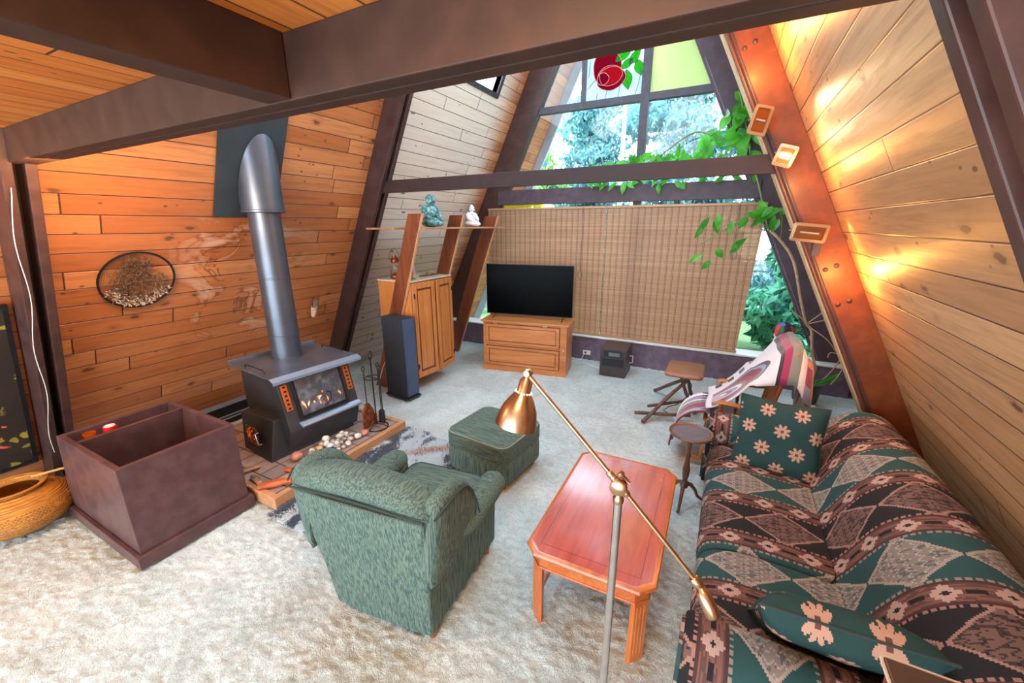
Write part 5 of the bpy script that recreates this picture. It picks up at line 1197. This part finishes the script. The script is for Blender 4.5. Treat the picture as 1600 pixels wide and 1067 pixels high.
x, y, z = b.coord('Object'); fn = b.noise(b.vec(u * 90.0, v * 500.0, 0), 1, 2)
M['serape'] = b.done(b.bsdf(b.mix(fn * .25, c, (.03, .03, .03)), .9, 0, b.bump(fn, .4, .003), Sheen_Weight=.4))
path = spline([(.01, .50), (.05, .515), (.11, .56), (.21, .66), (.33, .83), (.43, .98), (.505, 1.09), (.58, 1.11), (.635, 1.01), (.67, .80), (.69, .58), (.70, .40)], 6)
LL = [0]
for p, q in zip(path, path[1:]): LL.append(LL[-1] + math.hypot(q[0] - p[0], q[1] - p[1]))
def drape(u, v):
    s_ = v * LL[-1]; i = max(k for k in range(len(LL)) if LL[k] <= s_ + 1e-9); i = min(i, len(path) - 2); f = (s_ - LL[i]) / (LL[i + 1] - LL[i] + 1e-9)
    x = path[i][0] * (1 - f) + path[i + 1][0] * f; z = path[i][1] * (1 - f) + path[i + 1][1] * f
    w0 = np.interp(v, [0, .2, .45, .62, .8, 1], [.25, .30, .35, .37, .35, .30]); y = 3.75 + (u * 2 - 1) * w0
    e = abs(u * 2 - 1); fold = .010 * sin(u * 13 + v * 5) * min(1, v * 4) + .008 * sin(u * 7 - v * 9) + .018
    z -= max(0, e - .62) ** 1.3 * .95 * min(1, max(0, v - .25) * 4) + (0 if v < .25 else 0); nx, nz = (-1, .3) if v < .62 else (1, .2)
    x += nx * abs(fold) * .8 if v < .62 else abs(fold) * .6
    return (x, y, z + abs(fold) * (.6 if v < .3 else .25) + .012)
bl_ = thing('serape_blanket', 'white and magenta striped serape blanket draped over the rocking chair back', 'blanket', (0, 0, 0))
b = MB(); b.grid(drape, 26, 60); obj('blanket_cloth', b, 'serape', bl_, smooth=180, uv=True, solid=.008)
b = MB(); rg = random.Random(4)
for k in range(46):
    p = drape(k / 45, 1.0); b.tube([(p[0], p[1], p[2]), (p[0] + rg.uniform(-.01, .02), p[1] + rg.uniform(-.008, .008), p[2] - .05), (p[0] + rg.uniform(0, .03), p[1] + rg.uniform(-.012, .012), p[2] - rg.uniform(.08, .11))], .0022, 4)
obj('fringe', b, plain('tan_fringe', P['t'], .9), bl_)['kind'] = 'stuff'
b = NB('striped_cloth'); u, v, _ = b.coord('UV'); c = b.ramp(u, [(0, P['r']), (.05, P['bl']), (.10, P['k']), (.13, P['w']), (.18, P['k']), (.21, P['bl']), (.28, P['k']), (.31, P['m']), (.43, P['g']), (.55, P['w']), (.65, P['m']), (.75, P['bl']), (.86, P['k']), (.89, P['w'])], 'CONSTANT'); c = b.mix(v.gt(.72) * ((u * 9.0 + v * 4.0).fract().gt(.5)), c, b.mix(u.gt(.5), P['r'], P['k']))
M['striped'] = b.done(b.bsdf(c, .9, 0, b.bump(b.noise(b.vec(u * 300.0, v * 60.0, 0), 1, 2), .4, .003), Sheen_Weight=.4))
path2 = spline([(-.25, .13), (-.235, .25), (-.20, .37), (-.11, .455), (.0, .485), (.10, .49)], 5)
def drape2(u, v):
    s_ = v * (len(path2) - 1); i = min(int(s_), len(path2) - 2); f = s_ - i; x = path2[i][0] * (1 - f) + path2[i + 1][0] * f; z = path2[i][1] * (1 - f) + path2[i + 1][1] * f
    y = 3.71 + (u * 2 - 1) * (.235 + .045 * (1 - v)); return (x - .012 * sin(u * 14) * (1 - v), y, z + .008 * sin(u * 11 + v * 3) + .01 - .06 * (1 - v) * u + (.025 if v > .8 else 0) * sin(v * 20))
t_ = thing('striped_seat_cover', 'magenta, grey and white striped cloth hanging off the rocking chair seat', 'seat cover', (0, 0, 0)); b = MB(); b.grid(drape2, 24, 24); obj('cloth', b, 'striped', t_, smooth=180, uv=True, solid=.01)
# bright patterned scarf bundled on the far post
b = NB('bright_scarf'); x, y, z = b.coord(); vz = b.voro(b.vec(x * 20, y * 20, z * 12), 1.0, 'F1', 'Color'); n = b.n('ShaderNodeSeparateColor'); b.put(n.inputs[0], vz)
M['scarf'] = b.done(b.bsdf(b.ramp(E(b, n.outputs[0]), [(0, sr(190, 40, 50)), (.2, sr(30, 30, 34)), (.36, sr(40, 90, 70)), (.5, sr(225, 205, 70)), (.58, sr(60, 90, 170)), (.74, sr(235, 230, 225)), (.84, sr(170, 170, 90)), (.92, sr(220, 80, 60))], 'CONSTANT'), .8))
t_ = thing('patterned_scarf', 'bright multicoloured knotted scarf on the far post of the rocking chair', 'scarf', (.50, 4.02, 1.10))
b = MB(); b.ball((0, 0, .02), (.075, .07, .085), 18, 12, lambda d: 1 + .15 * sin(7 * math.atan2(d.y, d.x)) * (1 - abs(d.z))); obj('bundle', b, 'scarf', t_, smooth=80)
b = MB(); rings = [[(x_ + w_ * cos(a), .02 + .03 * sin(a) * (1 + .3 * sin(3 * a)), z_) for a in np.linspace(0, 2 * pi, 13)[:-1]] for (x_, w_, z_) in ((0, .05, -.02), (-.02, .05, -.10), (-.05, .05, -.20), (-.08, .045, -.30), (-.10, .03, -.38), (-.11, .012, -.42))]; b.loft(rings); obj('tail', b, 'scarf', t_, smooth=80)

# ------------------------------------------------------------------ flood lamps on the rafter
M['floodglass'] = glass_mat('flood_glass', (.95, .9, .85)); M['halogen'] = emis('halogen', (1.0, .72, .42), 60.0)
M['gilt'] = plain('pale_enamel', sr(150, 132, 108), .3, .5, .04)
M['refl'] = plain('bronze_reflector', sr(150, 96, 52), .3, .9, .1)
def flood(label, loc, aim, up, lit, w_=.15, h_=.095):
    t_ = thing('flood_lamp', label, 'lamp'); ez = Vector(aim).normalized(); ex = Vector(up).cross(ez).normalized(); ey = ez.cross(ex)
    t_.matrix_world = Matrix(((ex.x, ey.x, ez.x, loc[0]), (ex.y, ey.y, ez.y, loc[1]), (ex.z, ey.z, ez.z, loc[2]), (0, 0, 0, 1)))
    b = MB(); n = 3
    ro = [rrect(w_ / 2, h_ / 2, .012, n), rrect(w_ / 2, h_ / 2, .012, n), rrect(w_ / 2 * .62, h_ / 2 * .62, .012, n)]
    b.loft([[(x, y, z) for x, y in r_] for r_, z in zip(ro, (.0, -.012, -.06))][::-1], True); obj('housing', b, 'gilt', t_, smooth=40)
    b = MB(); o_, i_ = rrect(w_ / 2 + .006, h_ / 2 + .006, .014, n), rrect(w_ / 2 - .012, h_ / 2 - .012, .008, n)
    b.loft([[(x, y, .0) for x, y in o_], [(x, y, .008) for x, y in o_], [(x, y, .010) for x, y in i_], [(x, y, .002) for x, y in i_]], False); obj('bezel', b, 'gilt', t_, smooth=40)
    b = MB(); b.loft([[(x, y, .0015) for x, y in rrect(w_ / 2 - .01, h_ / 2 - .01, .008, n)], [(x, y, .0025) for x, y in rrect(w_ / 2 - .01, h_ / 2 - .01, .008, n)]]); obj('reflector', b, 'refl', t_)
    b = MB(); b.tube([(-w_ * .28, 0, .006), (w_ * .28, 0, .006)], .006 if not lit else .016, 10); obj('halogen_tube', b, 'halogen' if lit else 'alu', t_, smooth=60)
    b = MB(); b.tube([(-w_ / 2 - .004, 0, -.006), (-w_ / 2 - .014, 0, -.03), (-w_ * .3, 0, -.075), (w_ * .3, 0, -.075), (w_ / 2 + .014, 0, -.03), (w_ / 2 + .004, 0, -.006)], .004, 6); obj('bracket', b, 'gilt', t_, smooth=60)
    return t_
flood('upper flood lamp on the orange lit rafter, switched off', (.075, 3.31, 2.64), (.25, -1, .12), (.25, 0, 1), False, .10, .17)
flood('lit middle flood lamp glaring at the end of the tie beam', (.245, 3.31, 2.42), (-.1, -1, -.35), (.3, 0, 1), True, .10, .12)
flood('lowest flood lamp on the rafter above the window corner, switched off', (.45, 3.31, 1.945), (.1, -1, -.18), (.1, 0, 1), False, .19, .105)
b = MB()
b.tube([(rx(z, WR - .225), 3.438, z) for z in (3.9, .1)], .006, 6); b.tube([(rx(z, WR - .205), 3.442, z) for z in (3.9, .1)], .004, 6)
tag(obj('conduit', b, 'frame_dark', smooth=60), 'twin thin conduit running down the lit rafter', 'conduit')
b = MB(); b.box((.50, 3.43, 1.79), (.545, 3.449, 1.89)); tag(obj('junction_box', b, 'frame_dark', bevel=.003), 'small dark junction box below the lowest flood lamp', 'junction box')
def glow(name, loc, e, col): light(name, 'POINT', loc, e, col, shadow_soft_size=.035)
glow('rafter_glow_upper', (-.02, 3.16, 2.98), 8, (1, .40, .08))  # added above the lamp head to turn the rafter orange
glow('flood_middle_light', (.33, 3.12, 2.24), 4.5, (1, .42, .12))
glow('rafter_glow_lower', (.66, 3.2, 1.66), 7, (1, .40, .08))  # added below the lowest head for the same orange on the rafter
light('flood_upper_beam', 'SPOT', (.16, 3.22, 2.62), 8, (1, .66, .36), (.52, 2.60, 2.22), spot_size=R(75), spot_blend=.9, shadow_soft_size=.03)
light('flood_lower_beam', 'SPOT', (.56, 3.24, 2.02), 4, (1, .60, .22), (.78, 3.12, 1.72), spot_size=R(80), spot_blend=.9, shadow_soft_size=.03)

# ------------------------------------------------------------------ trailing plant along the header
M['leaf'] = leafmat('vine_leaf', sr(60, 140, 40), sr(96, 190, 60), .45, 5, .35); M['stem'] = plain('green_stem', sr(110, 130, 80), .6); M['bare'] = plain('bare_stem', sr(178, 148, 118), .7, 0, .2, 20)
def add_leaf(b, p, d, L_, w_, rg):
    d = Vector(d).normalized(); s_ = d.cross(Vector((rg.uniform(-.4, .4), -1, rg.uniform(-.3, .5)))).normalized(); n_ = s_.cross(d); vs = []; fs = []
    N = 6
    for k in range(N + 1):
        t = k / N; wd = w_ * (sin(pi * min(1, t ** .8 * .98 + .02))) ; c = Vector(p) + d * (L_ * t) + n_ * (-.18 * L_ * t * t)
        vs += [tuple(c - s_ * wd / 2 + n_ * wd * .12), tuple(c), tuple(c + s_ * wd / 2 + n_ * wd * .12)]
    for k in range(N): a = k * 3; fs += [(a, a + 1, a + 4, a + 3), (a + 1, a + 2, a + 5, a + 4)]
    b.add(vs, fs)
vn = thing('trailing_vine', 'large leafed vine trained up the right corner and along the window header', 'plant', (1.0, 5.45, 0)); O_ = Vector((1.0, 5.45, 0))
def stem(pts, r, m='stem', nm='stem'):
    b = MB(); b.tube([tuple(Vector(p) - O_) for p in spline([tuple(p) for p in pts], 4)], r, 6); obj(nm, b, m, vn, smooth=60)
rg = random.Random(11); LB = MB()
S1 = [(1.02, 5.45, .18), (1.04, 5.42, .40), (.97, 5.40, .62), (.93, 5.40, .85), (.86, 5.40, .95), (.78, 5.42, 1.18), (.65, 5.45, 1.60), (.50, 5.5, 1.82), (.36, 5.55, 1.95), (.28, 5.6, 2.20), (.20, 5.68, 2.45), (.10, 5.75, 2.70), (-.08, 5.8, 2.86), (-.40, 5.82, 3.04), (-.60, 5.82, 3.05), (-.9, 5.82, 2.85), (-1.2, 5.82, 2.66), (-1.6, 5.84, 2.56), (-1.95, 5.86, 2.56)]
stem(S1[:9], .016, 'bare', 'woody_stem'); stem(S1[8:], .009)
stem([(.10, 5.75, 2.70), (.02, 5.78, 3.0), (-.05, 5.80, 3.25), (-.12, 5.82, 3.45)], .008)
stem([(.36, 5.55, 1.95), (.20, 5.30, 2.10), (.10, 5.2, 2.05), (-.10, 5.15, 1.92), (-.30, 5.1, 1.78)], .006)
stem([(.50, 5.5, 1.82), (.46, 5.3, 2.05), (.40, 5.2, 2.15)], .006)
for pts in ([(.86, 5.4, .95), (.78, 5.35, 1.02), (.70, 5.35, 1.08)], [(.87, 5.4, .93), (.98, 5.35, 1.08), (1.0, 5.3, 1.18)], [(.88, 5.4, .93), (1.02, 5.35, 1.0), (1.10, 5.35, 1.02)], [(.90, 5.4, .90), (1.06, 5.3, .80), (1.16, 5.3, .68), (1.22, 5.3, .64)], [(1.22, 5.3, .64), (1.18, 5.3, .50), (1.10, 5.3, .34), (1.02, 5.35, .25)], [(1.22, 5.3, .64), (1.12, 5.3, .66), (1.10, 5.3, .60)], [(1.26, 5.3, .62), (1.24, 5.3, .45), (1.18, 5.3, .30)], [(.92, 5.4, .8), (1.02, 5.38, .5), (1.05, 5.4, .42)]): stem(pts, .0055, 'bare', 'bare_twig')
def leaves_at(c, n, spread, L_=.13, droop=.5):
    for _ in range(n):
        p = Vector(c) + Vector((rg.gauss(0, spread[0]), rg.gauss(0, spread[1]), rg.gauss(0, spread[2])))
        d = Vector((rg.uniform(-1, 1), rg.uniform(-.7, .2), rg.uniform(-1, .8) - droop * .4)); add_leaf(LB, p - O_, d, L_ * rg.uniform(.8, 1.3), L_ * rg.uniform(.42, .55), rg)
for x in np.linspace(-1.85, -.15, 17): leaves_at((x, 5.84, (2.66 if x < -1.2 else 2.74) + .05 * sin(x * 9)), 5 if x < -1.2 else 10, (.06, .03, .06), .15, .2)
for x in np.linspace(-1.7, .1, 12): leaves_at((x, 5.86, 2.54), 1, (.06, .01, .02), .12, 1.6)
for p in ((-.05, 5.8, 2.95), (-.02, 5.8, 3.1), (-.06, 5.8, 3.25), (-.12, 5.82, 3.4), (.05, 5.78, 2.85), (-.35, 5.8, 3.0)): leaves_at(p, 6, (.06, .03, .06), .19, 1.0)
leaves_at((-.26, 5.8, 3.22), 2, (.04, .02, .04), .22, 1.2)
for p, n in (((.36, 5.25, 2.08), 6), ((.24, 5.25, 2.12), 5), ((.05, 5.2, 2.0), 2), ((-.20, 5.15, 2.05), 4), ((.06, 5.15, 1.80), 2), ((-.26, 5.12, 1.70), 2), ((.42, 5.2, 2.14), 3), ((-.18, 5.1, 1.76), 1)): leaves_at(p, n, (.05, .04, .05), .15, 1.4)
for k in range(5): add_leaf(LB, Vector((1.0, 5.3, .26 + .0 * k)) - O_, (1, -.1, .42 + .10 * k), .30, .035, rg)
obj('leaves', LB, 'leaf', vn, smooth=180)
b = MB(); b.lathe([(.09, 0), (.12, .02), (.15, .24), (.155, .25), (.14, .25), (.13, .22), (.001, .21)], 28); obj('pot', b, plain('dark_pot', sr(70, 56, 52), .5), vn, smooth=50)
vn.children[-1].location = (0, 0, 0)
b = MB(); b.cbox((1.02, 5.22, .025), (.11, .05, .05)); tag(obj('pale_block', b, 'white', bevel=.004), 'small pale plastic block on the carpet under the vine', 'block')
wb = thing('wire_ball', 'small dark wire ball hanging in the right corner of the window', 'ornament', (.86, 5.6, .78))
b = MB()
for k in range(10):
    q = Matrix.Rotation(k * .7, 3, 'X') @ Matrix.Rotation(k * 1.1, 3, 'Z'); b.tube([tuple(q @ Vector((.085 * cos(a), .085 * sin(a), 0))) for a in np.linspace(0, 2 * pi, 19)], .0022, 4)
obj('wire_loop', b, 'black', wb)
b = MB(); b.tube([(0, 0, -.08), (-.01, 0, -.2), (-.03, 0, -.4)], .003, 5); obj('wire_stem', b, 'black', wb)

# ------------------------------------------------------------------ shaggy rug
rgm = NB('shag_rug'); x, y, z = rgm.coord(); n1 = rgm.noise(rgm.vec(x * 4.5, y * 2.4, 0), 1.4, 3, .6, .6); n2 = rgm.noise(rgm.vec(x * 60, y * 60, 0), 1, 2)
edge = (x.abs() * 2.3 + y.abs() * .55); c = rgm.mix(rgm.smooth(n1 + n2 * .35 + edge * .10, .73, .80), sr(214, 224, 230), sr(60, 76, 96))
oz = rgm.smooth((y - x * .8 - .42).abs(), .10, .02) * rgm.smooth(n2, .35, .55) * rgm.smooth(x, -.15, .0); c = rgm.mix(oz, c, sr(180, 104, 56))
M['shag'] = rgm.done(rgm.bsdf(c, .9, Sheen_Weight=.4))
rug = thing('shag_rug', 'shaggy black and white rug between the hearth and the armchair', 'rug', (-2.26, 2.09, 0))
b = MB(); b.loft([[(x + .012 * sin(y * 30), y + .01 * sin(x * 25), z) for x, y in rrect(.40, .73, .06)] for z in (-.008, .008)]); obj('backing', b, 'shag', rug)
rs = np.random.default_rng(8); N = 30000; px_ = rs.uniform(-.41, .41, N); py_ = rs.uniform(-.74, .74, N); L_ = rs.uniform(.03, .06, N); az = rs.normal(-1.9, .7, N); wv = rs.uniform(.0012, .0022, N)
dx, dy = np.cos(az), np.sin(az); sx_, sy_ = -dy * wv, dx * wv
base = np.stack([px_, py_, np.full(N, .004)], 1); s3 = np.stack([sx_, sy_, np.zeros(N)], 1); midp = base + np.stack([dx * L_ * .35, dy * L_ * .35, L_ * .42], 1); tip = base + np.stack([dx * L_ * .9, dy * L_ * .9, L_ * .45], 1)
V = np.stack([base - s3, base + s3, midp + s3, midp - s3, tip], 1).reshape(-1, 3); I = np.arange(N)[:, None] * 5
me = bpy.data.meshes.new('pile'); F = [tuple(r) for r in np.hstack([I, I + 1, I + 2, I + 3])] + [tuple(r) for r in np.hstack([I + 3, I + 2, I + 4])]
me.from_pydata(V.tolist(), [], F); me.update(); me.materials.append(M['shag']); o = bpy.data.objects.new('pile', me); COL.objects.link(o); o.parent = rug; o['kind'] = 'stuff'

# ------------------------------------------------------------------ garden beyond the gable
def leafcloud(name, parent, mat, blobs, n, size, seed, droop=.3):
    rs = np.random.default_rng(seed); B = np.array(blobs); wts = B[:, 3] * B[:, 5]; k = rs.choice(len(B), n, p=wts / wts.sum()); d = rs.normal(size=(n, 3)); d /= np.linalg.norm(d, axis=1)[:, None]
    rad = rs.uniform(.55, 1.0, n) ** .6; C = B[k, :3] + d * B[k, 3:6] * rad[:, None]
    a = rs.normal(size=(n, 3)); a[:, 2] -= droop * 2; a /= np.linalg.norm(a, axis=1)[:, None]; nr = rs.normal(size=(n, 3)); s_ = np.cross(a, nr); s_ /= np.linalg.norm(s_, axis=1)[:, None]
    L_ = (size * rs.uniform(.6, 1.4, n))[:, None]; W_ = L_ * .22
    V = np.stack([C, C + a * L_ * .45 + s_ * W_, C + a * L_, C + a * L_ * .45 - s_ * W_], 1).reshape(-1, 3)
    me = bpy.data.meshes.new(name); I = np.arange(n * 4).astype(np.int32); me.vertices.add(n * 4); me.vertices.foreach_set('co', V.ravel()); me.loops.add(n * 4); me.loops.foreach_set('vertex_index', I)
    me.polygons.add(n); me.polygons.foreach_set('loop_start', (np.arange(n) * 4).astype(np.int32)); me.update(calc_edges=True); me.materials.append(M[mat]); o = bpy.data.objects.new(name, me); COL.objects.link(o); o.parent = parent; return o
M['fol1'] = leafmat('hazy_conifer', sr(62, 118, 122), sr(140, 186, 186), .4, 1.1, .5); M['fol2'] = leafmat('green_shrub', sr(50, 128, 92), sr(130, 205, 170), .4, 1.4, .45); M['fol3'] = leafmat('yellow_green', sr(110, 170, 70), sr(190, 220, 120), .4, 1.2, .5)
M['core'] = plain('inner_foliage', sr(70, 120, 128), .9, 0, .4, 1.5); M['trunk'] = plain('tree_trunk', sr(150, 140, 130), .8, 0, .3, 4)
def tree(name, label, x, y, h, r, mat, n, size, seed, cat='tree', core=True, low=.5):
    t_ = thing(name, label, cat, (x, y, -.25)); rg = random.Random(seed); bl = []
    m_ = max(5, int(h * 2.2))
    for k in range(m_):
        z = low + (h - low) * (k + .5) / m_; q = r * (1 - .55 * (z / h) ** 1.5) * rg.uniform(.75, 1.1); bl.append((rg.uniform(-.4, .4) * r, rg.uniform(-.3, .3) * r, z, q * .8, q * .7, h / m_ * .9))
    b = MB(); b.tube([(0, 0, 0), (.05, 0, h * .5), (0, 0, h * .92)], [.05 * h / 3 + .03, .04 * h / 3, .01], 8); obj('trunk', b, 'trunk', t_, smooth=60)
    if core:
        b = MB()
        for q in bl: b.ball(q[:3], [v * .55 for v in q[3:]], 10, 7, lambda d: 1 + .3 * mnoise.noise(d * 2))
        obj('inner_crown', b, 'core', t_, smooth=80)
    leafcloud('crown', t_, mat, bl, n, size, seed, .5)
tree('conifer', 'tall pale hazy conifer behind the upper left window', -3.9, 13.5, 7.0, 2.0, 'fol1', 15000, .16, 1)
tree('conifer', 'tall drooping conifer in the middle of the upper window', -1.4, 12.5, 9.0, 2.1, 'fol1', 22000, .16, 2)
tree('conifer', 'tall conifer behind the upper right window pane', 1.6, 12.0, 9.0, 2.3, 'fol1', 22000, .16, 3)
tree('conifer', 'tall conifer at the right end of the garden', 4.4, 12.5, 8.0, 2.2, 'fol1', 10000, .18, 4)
tree('leafy_tree', 'yellow green leafy tree low behind the upper left pane', -4.6, 10.0, 3.9, 1.2, 'fol3', 5000, .14, 5)
for i, (x, y, h, r, lab) in enumerate(((1.15, 8.1, 2.4, .9, 'long leafed green shrub outside the lower right window'), (2.3, 8.6, 2.6, 1.0, 'shrub just right of the long leafed shrub outside'), (-.6, 8.8, 2.2, .95, 'shrub behind the right hand blind'), (-2.4, 8.8, 2.2, .95, 'shrub behind the left hand blind'),
                        (-4.3, 8.45, 2.3, .9, 'green shrub outside the sliver left of the television'), (-6.4, 8.8, 2.4, 1.0, 'shrub at the far left outside the gable'))):
    tree('shrub', lab, x, y, h, r, 'fol2', 4200, .15 if i > 1 else .19, 20 + i, 'shrub', True, .25)
b = MB(); b.tube([(-2.55, 10.6, -.3), (-2.55, 10.6, 7.5)], .05, 10); tag(obj('pole', b, plain('pale_pole', sr(160, 172, 176), .6), smooth=60), 'pale bare pole standing among the conifers', 'pole')
